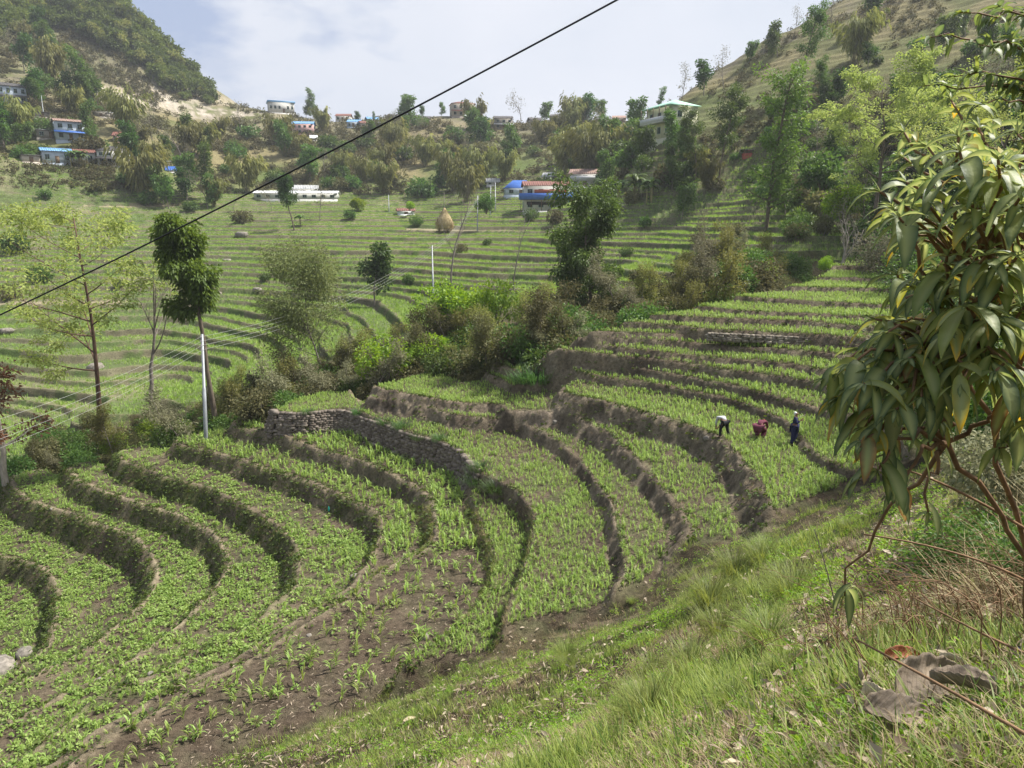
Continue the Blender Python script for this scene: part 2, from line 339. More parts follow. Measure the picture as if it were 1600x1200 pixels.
def solid(name, c, rough=.8, noise=.25, scale=6., bump=.0, metal=0., spec=.3, stretch=None):
    m, N, L, b = newmat(name)
    tc = N.new('ShaderNodeTexCoord'); n = N.new('ShaderNodeTexNoise'); n.inputs['Scale'].default_value = scale; n.inputs['Detail'].default_value = 6
    mp = N.new('ShaderNodeMapping'); L.new(tc.outputs['Object'], mp.inputs[0]); L.new(mp.outputs[0], n.inputs['Vector'])
    if stretch: mp.inputs['Scale'].default_value = stretch
    rp = N.new('ShaderNodeValToRGB'); rp.color_ramp.elements[0].position = .3; rp.color_ramp.elements[1].position = .7
    rp.color_ramp.elements[0].color = (*[x*(1-noise) for x in c], 1); rp.color_ramp.elements[1].color = (*[min(1, x*(1+noise)) for x in c], 1)
    L.new(n.outputs['Fac'], rp.inputs[0]); L.new(rp.outputs[0], b.inputs['Base Color'])
    b.inputs['Roughness'].default_value = rough; b.inputs['Metallic'].default_value = metal; b.inputs['Specular IOR Level'].default_value = spec
    if bump:
        bp = N.new('ShaderNodeBump'); bp.inputs['Strength'].default_value = bump; bp.inputs['Distance'].default_value = .03
        L.new(n.outputs['Fac'], bp.inputs['Height']); L.new(bp.outputs[0], b.inputs['Normal'])
    return m
def groundmat():
    m, N, L, b = newmat('ground_soil_and_turf')
    at = N.new('ShaderNodeAttribute'); at.attribute_name = 'col'
    tc = N.new('ShaderNodeTexCoord')
    def noise(s, d=8, r=.65):
        n = N.new('ShaderNodeTexNoise'); n.inputs['Scale'].default_value = s; n.inputs['Detail'].default_value = d; n.inputs['Roughness'].default_value = r
        L.new(tc.outputs['Object'], n.inputs['Vector']); return n
    a = noise(5.); c = noise(.6, 6); bb = noise(28., 4)
    r1 = N.new('ShaderNodeMapRange'); r1.inputs['From Min'].default_value = .3; r1.inputs['From Max'].default_value = .7; r1.inputs['To Min'].default_value = .55; r1.inputs['To Max'].default_value = 1.5
    r2 = N.new('ShaderNodeMapRange'); r2.inputs['From Min'].default_value = .3; r2.inputs['From Max'].default_value = .7; r2.inputs['To Min'].default_value = .75; r2.inputs['To Max'].default_value = 1.25
    L.new(a.outputs['Fac'], r1.inputs['Value']); L.new(c.outputs['Fac'], r2.inputs['Value'])
    mu = N.new('ShaderNodeMath'); mu.operation = 'MULTIPLY'; L.new(r1.outputs[0], mu.inputs[0]); L.new(r2.outputs[0], mu.inputs[1])
    r3 = N.new('ShaderNodeMapRange'); r3.inputs['From Min'].default_value = .35; r3.inputs['From Max'].default_value = .65; r3.inputs['To Min'].default_value = .8; r3.inputs['To Max'].default_value = 1.2
    L.new(bb.outputs['Fac'], r3.inputs['Value']); mu2 = N.new('ShaderNodeMath'); mu2.operation = 'MULTIPLY'; L.new(mu.outputs[0], mu2.inputs[0]); L.new(r3.outputs[0], mu2.inputs[1])
    vm = N.new('ShaderNodeVectorMath'); vm.operation = 'SCALE'; L.new(at.outputs['Color'], vm.inputs[0]); L.new(mu2.outputs[0], vm.inputs['Scale'])
    L.new(vm.outputs[0], b.inputs['Base Color']); b.inputs['Roughness'].default_value = .95; b.inputs['Specular IOR Level'].default_value = .1
    bp = N.new('ShaderNodeBump'); bp.inputs['Strength'].default_value = .9; bp.inputs['Distance'].default_value = .09
    ad = N.new('ShaderNodeMath'); ad.operation = 'ADD'; L.new(a.outputs['Fac'], ad.inputs[0]); L.new(bb.outputs['Fac'], ad.inputs[1])
    L.new(ad.outputs[0], bp.inputs['Height']); L.new(bp.outputs[0], b.inputs['Normal'])
    return m
# ------------------------------------------------------------------ the ground sheet (rings round the viewpoint, finest where the fields are)
AZ = np.concatenate([np.arange(-180, -41, 2.), np.arange(-41, 41, .115), np.arange(41, 181, 2.)])
def rings():
    r = [.25]
    while r[-1] < 12: r.append(r[-1]*1.016+.004)
    while r[-1] < 63: r.append(r[-1]+.125)
    while r[-1] < 130: r.append(r[-1]+.3)
    while r[-1] < 250: r.append(r[-1]+.55)
    while r[-1] < 480: r.append(r[-1]+2.2)
    while r[-1] < 1000: r.append(r[-1]*1.06)
    return np.array(r)
RR = rings()
A2, R2 = np.meshgrid(np.radians(AZ), RR)
GX = R2*np.sin(A2); GY = R2*np.cos(A2)
T = terrain(GX, GY)
GZ = T['z']
def mixc(a, b, t): return a*(1-t[..., None])+np.array(b)*t[..., None]
def ground_colour():
    x, y = GX, GY; z = GZ
    nA = fbm(x/2.5, y/2.5, 51, 4)*.5+.5; nB = fbm(x/12, y/12, 52, 3)*.5+.5; nC = fbm(x/.7, y/.7, 53, 3)*.5+.5; nD = fbm(x/40, y/40, 54, 3)*.5+.5
    soil = np.array((.088, .066, .047))
    c = np.zeros(x.shape+(3,))+soil
    lv = T['lvl']
    c = mixc(c, (.14, .115, .085), .5*nC)
    pale = np.where(lv < 5, .6, np.where(lv < 7, .0, .25))*sm(.4, .7, nA)
    c = mixc(c, (.19, .155, .105), pale)
    c = mixc(c, (.07, .11, .03), .35*sm(.4, .7, nC)*np.where((lv >= 5) & (lv < 7), .3, 1))
    rise = mixc(np.zeros_like(c)+np.array((.145, .118, .088)), (.26, .21, .16), sm(.35, .7, nC)*.5)
    rise = mixc(rise, (.085, .105, .035), T['rg']*sm(.25, .55, nA))
    rise = mixc(rise, (.17, .12, .06), .35*T['rg']*sm(.5, .7, nC)); rise = mixc(rise, (.26, .20, .14), .5*sm(.55, .75, nA)); rise = mixc(rise, (.055, .04, .03), .6*sm(.5, .3, nA*.5+nC*.5))
    c = mixc(c, (0, 0, 0), 0*nA); c = c*(1-T['ris'][..., None])+rise*T['ris'][..., None]
    c = mixc(c, (.30, .25, .17), T['rim']*.75)
    # green bank below the big terrace, right of the bare plot
    # bank: litter, dry grass, turf
    bk = mixc(np.zeros_like(c)+np.array((.045, .034, .022)), (.04, .055, .02), sm(.35, .65, nA))
    bk = mixc(bk, (.10, .07, .045), .6*sm(.5, .65, nA)); bk = mixc(bk, (.22, .18, .12), .45*sm(.55, .75, nC))
    c = c*(1-T['bank'][..., None])+bk*T['bank'][..., None]
    # far land
    mn = mixc(np.zeros_like(c)+np.array((.11, .12, .045)), (.19, .165, .085), sm(.35, .65, nB))
    mn = mixc(mn, (.085, .13, .035), sm(.45, .7, nD)*.6)
    tr = mixc(np.zeros_like(c)+np.array((.10, .13, .05)), (.26, .225, .145), np.clip(sm(.5, .72, nB)*.45+sm(.86, .93, T['plot']), 0, 1))
    low = T['tm']*(1-T['hill'])
    mn = mn*(1-low[..., None])+tr*low[..., None]
    r2 = mixc(np.zeros_like(c)+np.array((.13, .12, .075)), (.085, .12, .04), sm(.45, .65, nA))
    r2 = r2*(1-T['hill'][..., None])+np.array((.13, .125, .065))*T['hill'][..., None]
    k = T['ris2'][..., None]; mn = mn*(1-k)+r2*k
    mn = mixc(mn, (.20, .17, .11), T['rim2']*.5)
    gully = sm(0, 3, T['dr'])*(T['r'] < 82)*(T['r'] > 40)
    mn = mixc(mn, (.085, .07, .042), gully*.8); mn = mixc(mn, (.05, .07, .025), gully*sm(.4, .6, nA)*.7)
    # bare scree and scars on the left mountain, dry upper slopes
    hi = sm(20, 40, z)*(T['r'] > 200)
    mn = mixc(mn, (.17, .145, .105), hi*sm(.35, .6, nA*.6+nD*.4)*.75)
    sc = np.exp(-(((x-PS[0])/12)**2+((z-PS[2])/9)**2))*(T['r'] > 230)
    sc2 = np.exp(-(((x-PS2[0])/26)**2+((z-PS2[2])/3.5)**2))*(T['r'] > 230)
    mn = mixc(mn, (.45, .40, .33), np.clip(sc*1.0, 0, 1)*sm(.3, .5, nC*.5+nA*.5)); mn = mixc(mn, (.42, .37, .31), np.clip(sc2, 0, 1)*sm(.4, .6, nA))
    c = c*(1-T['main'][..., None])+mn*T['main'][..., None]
    return np.clip(c, 0, 1)
PS = PD(245, 150, 350); PS2 = PD(330, 178, 360)
gc = ground_colour()
nr, na = GX.shape
ii, jj = np.meshgrid(np.arange(nr-1), np.arange(na-1), indexing='ij')
q = np.stack([ii*na+jj, ii*na+jj+1, (ii+1)*na+jj+1, (ii+1)*na+jj], -1).reshape(-1, 4)
seam = np.stack([np.arange(nr-1)*na+na-1, np.arange(nr-1)*na, (np.arange(nr-1)+1)*na, (np.arange(nr-1)+1)*na+na-1], -1)
V = np.stack([GX, GY, GZ], -1).reshape(-1, 3)
V = np.vstack([V, [[0, 0, float(GZ[0].mean())]]]); ci = len(V)-1
cap = np.stack([np.full(na, ci), (np.arange(na)+1) % na, np.arange(na)], -1)
col4 = np.concatenate([gc.reshape(-1, 3), np.ones((nr*na, 1))], 1); col4 = np.vstack([col4, col4[:1]])
g = obj('ground', mesh('ground', V, [q[:, ::-1], seam[:, ::-1], cap[:, ::-1]], {'col': col4}, smooth=True), groundmat())
tag(g, kind='structure')
# samplers
def gi(x, y):
    az = np.degrees(np.arctan2(x, y)); r = np.hypot(x, y)
    a = np.clip(np.searchsorted(AZ, az)-1, 0, na-2); k = np.clip(np.searchsorted(RR, r)-1, 0, nr-2)
    fa = np.clip((az-AZ[a])/(AZ[a+1]-AZ[a]), 0, 1); fr = np.clip((r-RR[k])/(RR[k+1]-RR[k]), 0, 1)
    return a, k, fa, fr
def samp(G, x, y):
    a, k, fa, fr = gi(np.asarray(x, float), np.asarray(y, float))
    return (G[k, a]*(1-fa)+G[k, a+1]*fa)*(1-fr)+(G[k+1, a]*(1-fa)+G[k+1, a+1]*fa)*fr
def zg(x, y): return float(samp(GZ, np.array([x]), np.array([y]))[0])
def hit(u, v, rmin=0.6, rmax=2500):
    """where the view line through (u, v) meets the ground"""
    u = np.atleast_1d(np.asarray(u, float)); v = np.atleast_1d(np.asarray(v, float))
    d = ray(u, v); hl = np.hypot(d[:, 0], d[:, 1]); out = np.full((len(u), 3), np.nan)
    rs = RR[(RR > rmin) & (RR < rmax)]
    alive = np.ones(len(u), bool); 
    for r0, r1 in zip(rs[:-1], rs[1:]):
        t = r1/hl; p = d*t[:, None]
        gz = samp(GZ, p[:, 0], p[:, 1])
        h = alive & (p[:, 2] < gz)
        out[h] = np.stack([p[h, 0], p[h, 1], gz[h]], -1); alive &= ~h
        if not alive.any(): break
    return out
# ------------------------------------------------------------------ plant geometry helpers
class MB:
    """collects pieces of one mesh"""
    def __init__(s): s.V = []; s.Q = []; s.T = []; s.t = []; s.n = 0
    def add(s, V, Q=None, T=None, tint=.5):
        V = np.asarray(V, float).reshape(-1, 3); s.V.append(V)
        if Q is not None and len(Q): s.Q.append(np.asarray(Q, int).reshape(-1, 4)+s.n)
        if T is not None and len(T): s.T.append(np.asarray(T, int).reshape(-1, 3)+s.n)
        s.t.append(np.full(len(V), tint) if np.isscalar(tint) else np.asarray(tint)); s.n += len(V)
    def me(s, name, smooth=False):
        F = []
        if s.Q: F.append(np.concatenate(s.Q))
        if s.T: F.append(np.concatenate(s.T))
        return mesh(name, np.concatenate(s.V), F, {'tint': np.concatenate(s.t)}, smooth)
    def arr(s):
        return np.concatenate(s.V), (np.concatenate(s.Q) if s.Q else np.zeros((0, 4), int)), (np.concatenate(s.T) if s.T else np.zeros((0, 3), int)), np.concatenate(s.t)
    def box(s, c, d, rz=0, tint=.5, taper=1):
        x, y, z = np.array(d)/2.
        v = np.array([(-x,-y,-z),(x,-y,-z),(x,y,-z),(-x,y,-z),(-x*taper,-y*taper,z),(x*taper,-y*taper,z),(x*taper,y*taper,z),(-x*taper,y*taper,z)])
        ca, sa = math.cos(rz), math.sin(rz)
        v = np.stack([v[:, 0]*ca-v[:, 1]*sa, v[:, 0]*sa+v[:, 1]*ca, v[:, 2]], -1)+np.array(c)
        s.add(v, [(0,3,2,1),(4,5,6,7),(0,1,5,4),(1,2,6,5),(2,3,7,6),(3,0,4,7)], tint=tint)
    def tube(s, P, R, k=6, tint=.5, cap=True):
        P = np.asarray(P, float); R = np.broadcast_to(np.asarray(R, float), (len(P),)); n = len(P)
        Tn = np.gradient(P, axis=0); Tn /= np.linalg.norm(Tn, axis=1)[:, None]+1e-9
        ref = np.array((1., 0, 0)) if abs(Tn[0][0]) < .9 else np.array((0, 1., 0))
        A = np.cross(Tn, ref); A /= np.linalg.norm(A, axis=1)[:, None]+1e-9; B = np.cross(Tn, A)
        an = np.arange(k)*2*math.pi/k
        V = P[:, None]+R[:, None, None]*(np.cos(an)[None, :, None]*A[:, None]+np.sin(an)[None, :, None]*B[:, None])
        i, j = np.meshgrid(np.arange(n-1), np.arange(k), indexing='ij')
        Q = np.stack([i*k+j, i*k+(j+1) % k, (i+1)*k+(j+1) % k, (i+1)*k+j], -1).reshape(-1, 4)
        T = []
        Vv = V.reshape(-1, 3)
        if cap:
            Vv = np.vstack([Vv, P[-1:]]); c = len(Vv)-1; T = [((n-1)*k+j, (n-1)*k+(j+1) % k, c) for j in range(k)]
        s.add(Vv, Q, T, tint)
def leaves(C, D, L, W, tint, droop=.3, rng=RNG, mb=None):
    """simple folded leaves at C pointing along D: 4 points, 2 triangles each"""
    n = len(C); D = D/(np.linalg.norm(D, axis=1)[:, None]+1e-9)
    up = rng.normal(size=(n, 3)); up[:, 2] += .8
    S = np.cross(D, up); S /= np.linalg.norm(S, axis=1)[:, None]+1e-9
    L = np.broadcast_to(L, (n,))[:, None]; W = np.broadcast_to(W, (n,))[:, None]
    tip = C+D*L; tip[:, 2] -= (L[:, 0]*droop)
    mid = C+D*L*.5; mid[:, 2] += L[:, 0]*.04
    V = np.stack([C, mid+S*W*.5, tip, mid-S*W*.5], 1).reshape(-1, 3)
    b = np.arange(n)*4
    T = np.concatenate([np.stack([b, b+1, b+2], -1), np.stack([b, b+2, b+3], -1)])
    (mb).add(V, None, T, np.repeat(tint, 4))
def stamp(name, tmpl, pos, yaw, sc, mat, tj=.3, parent=None, tilt=None, smooth=False, rng=RNG):
    """one mesh made of many copies of a few small templates"""
    out = MB(); pick = rng.integers(0, len(tmpl), len(pos))
    for k, t in enumerate(tmpl):
        V, Q, T, ti = t; m = pick == k; n = int(m.sum())
        if not n: continue
        ca, sa = np.cos(yaw[m]), np.sin(yaw[m]); s = sc[m]
        X = (V[None, :, 0]*ca[:, None]-V[None, :, 1]*sa[:, None])*s[:, None]
        Y = (V[None, :, 0]*sa[:, None]+V[None, :, 1]*ca[:, None])*s[:, None]
        Z = V[None, :, 2]*s[:, None]
        if tilt is not None:
            X = X+Z*tilt[m][:, 0:1]; Y = Y+Z*tilt[m][:, 1:2]
        W = np.stack([X, Y, Z], -1)+pos[m][:, None]
        o = (np.arange(n)*len(V))[:, None, None]
        jit = rng.uniform(-tj, tj, n)
        out.add(W, (Q[None]+o).reshape(-1, 4) if len(Q) else None, (T[None]+o).reshape(-1, 3) if len(T) else None, np.clip((ti[None]+jit[:, None]), 0, .92).ravel())
    return obj(name, out.me(name, smooth), mat, parent)
def strip(mb, base, dirv, L, W, bend, k=3, tint=.5, up0=1.2):
    """arching blade leaf"""
    base = np.asarray(base, float); d = np.array((math.cos(dirv), math.sin(dirv), 0)); side = np.array((-d[1], d[0], 0))
    V = []; a = math.atan(up0); p = base.copy(); st = L/k
    for i in range(k+1):
        f = i/k; wv = W*(.55+.9*f if f < .45 else (1-f)*1.75)*.5
        if i == k: V.append(p.copy()); break
        V += [p-side*wv, p+side*wv+np.array((0, 0, .15*wv))]
        p = p+st*(d*math.cos(a)+np.array((0, 0, math.sin(a)))); a -= bend/k
    Q = [(2*i, 2*i+1, 2*i+3, 2*i+2) for i in range(k-1)]; T = [(2*k-2, 2*k-1, 2*k)]
    mb.add(V, Q, T, tint)
def maize(seed, k=3, nl=7, H=.45):
    r = random.Random(seed); mb = MB(); a0 = r.uniform(0, 6.28)
    mb.tube([(0, 0, -.03), (0, 0, H*.25), (r.uniform(-.02, .02), r.uniform(-.02, .02), H*.55)], [.009, .008, .004], 4, .35)
    for i in range(nl):
        f = i/(nl-1); a = a0+(i % 2)*math.pi+r.uniform(-.5, .5)
        strip(mb, (0, 0, H*(.08+.42*f)), a, H*r.uniform(.65, 1.0)*(1-.3*f), .034+.02*(1-abs(f-.4)), r.uniform(1.2, 2.3)*(1.1-.5*f), k, r.uniform(.3, .7), up0=r.uniform(1.0, 2.2)+f*1.5)
    return mb
def bean(seed, n=14, R=.2, H=.2):
    r = np.random.default_rng(seed); mb = MB()
    a = r.uniform(0, 6.28, n); rad = R*np.sqrt(r.uniform(0, 1, n)); z = H*(1-.6*(rad/R)**2)*r.uniform(.6, 1, n)
    C = np.stack([rad*.5*np.cos(a), rad*.5*np.sin(a), z*.8], -1); D = np.stack([np.cos(a), np.sin(a), r.uniform(-.1, .7, n)], -1)
    leaves(C, D, r.uniform(.09, .15, n), r.uniform(.06, .10, n), r.uniform(.2, .8, n), .25, r, mb)
    return mb
def tuft(seed, n=9, L=.2, W=.012, k=2, spread=.06, lean=1.2):
    r = random.Random(seed); mb = MB()
    for i in range(n):
        a = r.uniform(0, 6.28); q = r.uniform(0, spread)
        strip(mb, (q*math.cos(a), q*math.sin(a), -.02), a+r.uniform(-.6, .6), L*r.uniform(.5, 1.1), W*r.uniform(.7, 1.3), r.uniform(.3, lean), k, r.uniform(.2, .8), up0=r.uniform(1.2, 5))
    return mb
# ------------------------------------------------------------------ foliage materials
M = {}
M['maize'] = leafmat('maize_leaf', (.17, .27, .055), (.34, .43, .125), .35, .5)
M['bean'] = leafmat('bean_leaf', (.15, .25, .05), (.31, .40, .12), .35, .55)
M['grass'] = leafmat('grass_blade', (.05, .10, .02), (.31, .36, .09), .4, .5)
M['dkgrass'] = leafmat('dark_grass_blade', (.035, .085, .022), (.085, .16, .045), .35, .5)
M['straw'] = leafmat('dry_grass_blade', (.15, .105, .05), (.50, .42, .25), .25, .7)
M['litter'] = leafmat('dead_leaf_litter', (.13, .09, .055), (.52, .45, .33), .1, .7)
M['weed'] = leafmat('weed_leaf', (.045, .095, .02), (.13, .20, .04), .35, .6)
M['far_crop'] = leafmat('far_crop_leaf', (.16, .26, .045), (.32, .42, .10), .3, .6)
M['dark'] = leafmat('dark_green_foliage', (.022, .065, .014), (.075, .15, .03), .3, .5)
M['mid'] = leafmat('mid_green_foliage', (.04, .09, .02), (.12, .20, .045), .35, .5)
M['fresh'] = leafmat('fresh_dark_foliage', (.06, .125, .025), (.18, .31, .06), .35, .5)
M['wood_leaf'] = leafmat('hill_wood_foliage', (.05, .095, .022), (.16, .235, .055), .35, .6)
M['olive'] = leafmat('olive_foliage', (.10, .12, .03), (.27, .275, .085), .35, .6)
M['will'] = leafmat('willowy_foliage', (.10, .14, .05), (.24, .28, .11), .35, .6)
M['yel'] = leafmat('yellow_green_foliage', (.16, .215, .05), (.35, .39, .13), .45, .6)
M['bright'] = leafmat('bright_green_foliage', (.10, .20, .02), (.28, .40, .05), .4, .5)
M['grey'] = leafmat('grey_green_foliage', (.12, .13, .07), (.26, .25, .15), .3, .7)
M['dull'] = leafmat('dull_scrub_foliage', (.06, .07, .025), (.17, .16, .07), .3, .7)
M['rust'] = leafmat('russet_foliage', (.13, .06, .03), (.24, .15, .07), .3, .7)
M['bark'] = solid('grey_brown_bark', (.13, .105, .08), .9, .4, 8, .5, stretch=(1, 1, .3))
M['bark_red'] = solid('reddish_bark', (.115, .07, .05), .9, .4, 8, .5, stretch=(1, 1, .3))
M['bark_pale'] = solid('pale_bark', (.32, .29, .25), .9, .3, 8, .5, stretch=(1, 1, .3))
M['twig'] = solid('grey_twigs', (.19, .165, .145), .9, .3, 5)
M['culm'] = solid('yellow_green_culm', (.22, .20, .09), .6, .3, 4)
M['cane'] = solid('brown_cane', (.20, .12, .065), .75, .35, 20, .3)
# ------------------------------------------------------------------ tree builder
def grow(mb, rng, p, d, L, r, lvl, S, sites, up=0.):
    """one tapering limb with smaller limbs along it"""
    n = S['seg'][min(lvl, len(S['seg'])-1)]; P = [np.array(p, float)]; d = np.array(d, float); d /= np.linalg.norm(d)
    D = [d.copy()]
    for i in range(n):
        d = d+rng.normal(0, S['wob'], 3)+np.array((0, 0, S['trop'][min(lvl, len(S['trop'])-1)])); d /= np.linalg.norm(d)
        P.append(P[-1]+d*L/n); D.append(d.copy())
    last = lvl >= S['levels']
    R = r*(1-(1-S['taper'])*np.linspace(0, 1, n+1)**.9)
    mb.tube(P, R, 7 if lvl == 0 else (5 if lvl == 1 else 3), .5, cap=True)
    if lvl >= S['leaf_from']:
        for i in range(1, n+1): sites.append((P[i], D[i], lvl))
    if last: return
    nc = S['kids'][lvl]; f0 = S['start'][lvl]
    for c in range(nc):
        f = f0+(1-f0)*(c+rng.uniform(.1, .9))/nc
        x = min(f*n, n-1e-3); i = int(x); q = P[i]+(P[i+1]-P[i])*(x-i)
        ax = D[i]; per = np.cross(ax, rng.normal(size=3)) if not S.get('whorl') or lvl else np.array((math.cos(c*2.4+S['whorl']), math.sin(c*2.4+S['whorl']), 0.))
        per /= np.linalg.norm(per)+1e-9; an = S['ang'][lvl]*rng.uniform(.8, 1.2)
        dd = ax*math.cos(an)+per*math.sin(an)
        prof = S['prof'](f) if lvl == 0 else 1-.45*f
        grow(mb, rng, q, dd, L*S['len'][lvl]*prof*rng.uniform(.75, 1.2), max(R[i]*S['rad'], .004), lvl+1, S, sites)
def crown(rng, sites, n, cr, L, W, S):
    mb = MB()
    if not sites: return mb
    P = np.array([s[0] for s in sites]); D = np.array([s[1] for s in sites])
    ix = rng.integers(0, len(P), n)
    off = rng.normal(size=(n, 3)); off /= np.linalg.norm(off, axis=1)[:, None]; off *= cr*rng.uniform(0, 1, n)[:, None]**.5
    off[:, 2] *= S.get('flat', .7)
    dirs = D[ix]*.5+off/cr+rng.normal(0, .4, (n, 3))
    site_t = rng.uniform(-.25, .25, len(P))
    leaves(P[ix]+off, dirs, rng.uniform(.7, 1.3, n)*L, rng.uniform(.7, 1.2, n)*W, np.clip(.5+site_t[ix]+rng.uniform(-.25, .25, n), 0, .92), S.get('droop', .3), rng, mb)
    return mb
BASE = dict(seg=[7, 5, 4, 3], wob=.10, trop=[.02, .06, .03, 0], levels=3, leaf_from=2, kids=[9, 5, 4], start=[.35, .25, .2], ang=[.9, .8, .8], len=[.45, .5, .5], rad=.5, taper=.25, prof=lambda f: 1-.55*f)
def tree_meshes(kind, H, seed, nl, leaf, **o):
    rng = np.random.default_rng(seed); S = dict(BASE); S.update(o.get('S', {}))
    mb = MB(); sites = []
    grow(mb, rng, (0, 0, -.3*S.get('sink', 1)), (rng.normal(0, .03)+S.get('leanx', 0), rng.normal(0, .03), 1), H*S.get('tl', .9), o.get('r', H*.017), 0, S, sites)
    tm = mb.me(kind+'_trunk', True); cm = None
    if nl:
        cm = crown(rng, sites, nl, o.get('cr', H*.06), leaf, leaf*o.get('asp', .55), S).me(kind+'_crown')
    return tm, cm
def bamboo_meshes(H, seed, nc, nl, leaf, spread=.35):
    rng = np.random.default_rng(seed); mb = MB(); C = MB()
    for i in range(nc):
        a = rng.uniform(0, 6.28); b = rng.uniform(0, H*.07); h = H*rng.uniform(.6, 1.05); out = h*spread*rng.uniform(.3, 1.2)
        t = np.linspace(0, 1, 9); rr = b+out*t**2.4
        z = h*(t-.22*t**4*rng.uniform(.6, 1.4)); P = np.stack([rr*math.cos(a), rr*math.sin(a), z-.3], -1)
        P[:, :2] += rng.normal(0, H*.006, (9, 2))
        mb.tube(P, np.linspace(H*.0045, H*.001, 9), 3, .5)
        m = nl//nc; f = rng.uniform(.28, 1, m)**.8; pp = np.stack([np.interp(f, t, P[:, k]) for k in range(3)], -1)
        off = rng.normal(0, H*.045, (m, 3))*(1.1-.5*f)[:, None]; off[:, 2] -= abs(rng.normal(0, H*.03, m))
        dr = off*1.0/H*10+np.array((math.cos(a), math.sin(a), -.8)); ct = rng.uniform(-.2, .2)
        leaves(pp+off, dr, rng.uniform(.6, 1.3, m)*leaf, rng.uniform(.25, .45, m)*leaf, np.clip(rng.uniform(.15, .8, m)+ct, 0, .92), .5, rng, C)
    return mb.me('bamboo_culms', True), C.me('bamboo_crown')
def bush_mesh(seed, R, H, nl, leaf, lobes=7, asp=.55, flat=1.):
    rng = np.random.default_rng(seed); C = MB(); tw = MB()
    for i in range(lobes):
        a = rng.uniform(0, 6.28); q = R*.62*math.sqrt(rng.uniform(0, 1)); h = H*rng.uniform(.35, .8)*(1-.4*(q/R)**2)
        c = np.array((q*math.cos(a), q*math.sin(a), h)); rl = R*rng.uniform(.28, .5); n = nl//lobes
        u = rng.normal(size=(n, 3)); u /= np.linalg.norm(u, axis=1)[:, None]; rad = rng.uniform(.3, 1.08, n)**.6
        P = c+u*rl*rad[:, None]*np.array((1, 1, .8*H/R if H < R else 1.)); P[:, 2] = np.maximum(P[:, 2], .02*H)
        leaves(P, u+rng.normal(0, .5, (n, 3)), rng.uniform(.7, 1.3, n)*leaf, rng.uniform(.7, 1.2, n)*leaf*asp, np.clip(rng.uniform(.1, .85, n)+rng.uniform(-.15, .15), 0, .92), .25, rng, C)
        tw.tube([(0, 0, -.3), c*.5+rng.normal(0, .05*R, 3), c], [R*.03, R*.02, R*.008], 4, .5)
    return tw.me('shrub_stems', True), C.me('shrub_crown')
def plant(kind, tm, cm, bark, fol, loc, rz=0, s=1., label=None, cat='tree', group=None, tname='trunk', cname='crown'):
    t = empty(kind, loc, rz, s); tag(t, label, cat, group)
    if tm is not None: obj(tname, tm, M[bark], t)
    if cm is not None: obj(cname, cm, M[fol], t)
    kids(t)
    return t
def H1(u, v, **k):
    p = hit(u, v, **k)[0]
    return p
# ------------------------------------------------------------------ crops on the near terraces (one stuff object per crop, the largest plants as things)
def cand(n, x0, x1, y0, y1):
    x = RNG.uniform(x0, x1, n); y = RNG.uniform(y0, y1, n); m = np.abs(np.degrees(np.arctan2(x, y))) < 40
    return x[m], y[m]
def inview(x, y, z, mx=40):
    d = y*CT-z*ST; u = 800+FPX*x/d; v = 600-FPX*(z*CT+y*ST)/d
    return (d > .3) & (u > -mx) & (u < 1600+mx) & (v > -mx) & (v < 1200+mx), u, v
x, y = cand(300000, -44, 46, 7, 64)
D_, RS, LV, RM = [samp(T[k], x, y) for k in ('D', 'ris', 'lvl', 'rim')]
ok = (D_ > .93) & (RS < .12) & ((RM < .35) | (LV > 6.5)); x, y, LV = x[ok], y[ok], np.rint(LV[ok]); z = samp(GZ, x, y)
vis, pu, pv = inview(x, y, z); x, y, z, LV, pu, pv = [a[vis] for a in (x, y, z, LV, pu, pv)]
nz = fbm(x/1.6, y/1.6, 61, 3); nz2 = fbm(x/4., y/4., 62, 2)
bare = (LV >= 5) & (LV < 7); low = LV < 5
R0 = RNG.uniform(0, 1, len(x))
dens = np.where(bare, np.where(pv < 860, .30, .077), np.where(low, .30+.25*nz, np.where(LV >= 11, 1.0, .80+.75*nz+.3*nz2)))
dens = np.where(low & (LV >= 3) & (pv < 830), dens*.62, dens)
m = R0 < dens
mx = m & (bare & (RNG.uniform(0, 1, len(x)) < .72) | low & (RNG.uniform(0, 1, len(x)) < .42+.5*nz2) | (LV >= 7))
bx = m & ~mx
MZ = [maize(s, 2, 6).arr() for s in range(6)]
bs = np.where(bare, RNG.uniform(.75, 1.35, len(x)), np.where(low, RNG.uniform(.5, 1.0, len(x)), RNG.uniform(.3, .75, len(x))*(1+.3*nz2)))
near = np.where(mx & bare & (pv > 880) & (pu < 800))[0]; near = near[np.argsort(-(pv[near]))][:230]
sel = np.zeros(len(x), bool); sel[near] = True
i = mx & ~sel
stamp('maize_crop', MZ, np.stack([x, y, z], -1)[i], RNG.uniform(0, 6.28, i.sum()), bs[i], M['maize'])
tag(bpy.data.objects['maize_crop'], kind='stuff')
mzm = [maize(s).me('maize_plant') for s in range(6)]
for q in near:
    o = obj('maize_plant', mzm[q % 6], M['maize'], None, (x[q], y[q], z[q])); o.rotation_euler = (0, 0, RNG.uniform(0, 6.28)); s_ = float(bs[q]); o.scale = (s_, s_, s_)
    tag(o, 'young maize plant standing in the bare dark soil of the nearest plot', 'maize plant', 'young maize plants in the bare dark plot')
BN = [bean(s).arr() for s in range(5)]
stamp('bean_crop', BN, np.stack([x, y, z], -1)[bx], RNG.uniform(0, 6.28, bx.sum()), RNG.uniform(.7, 1.35, bx.sum()), M['bean'])
tag(bpy.data.objects['bean_crop'], kind='stuff')
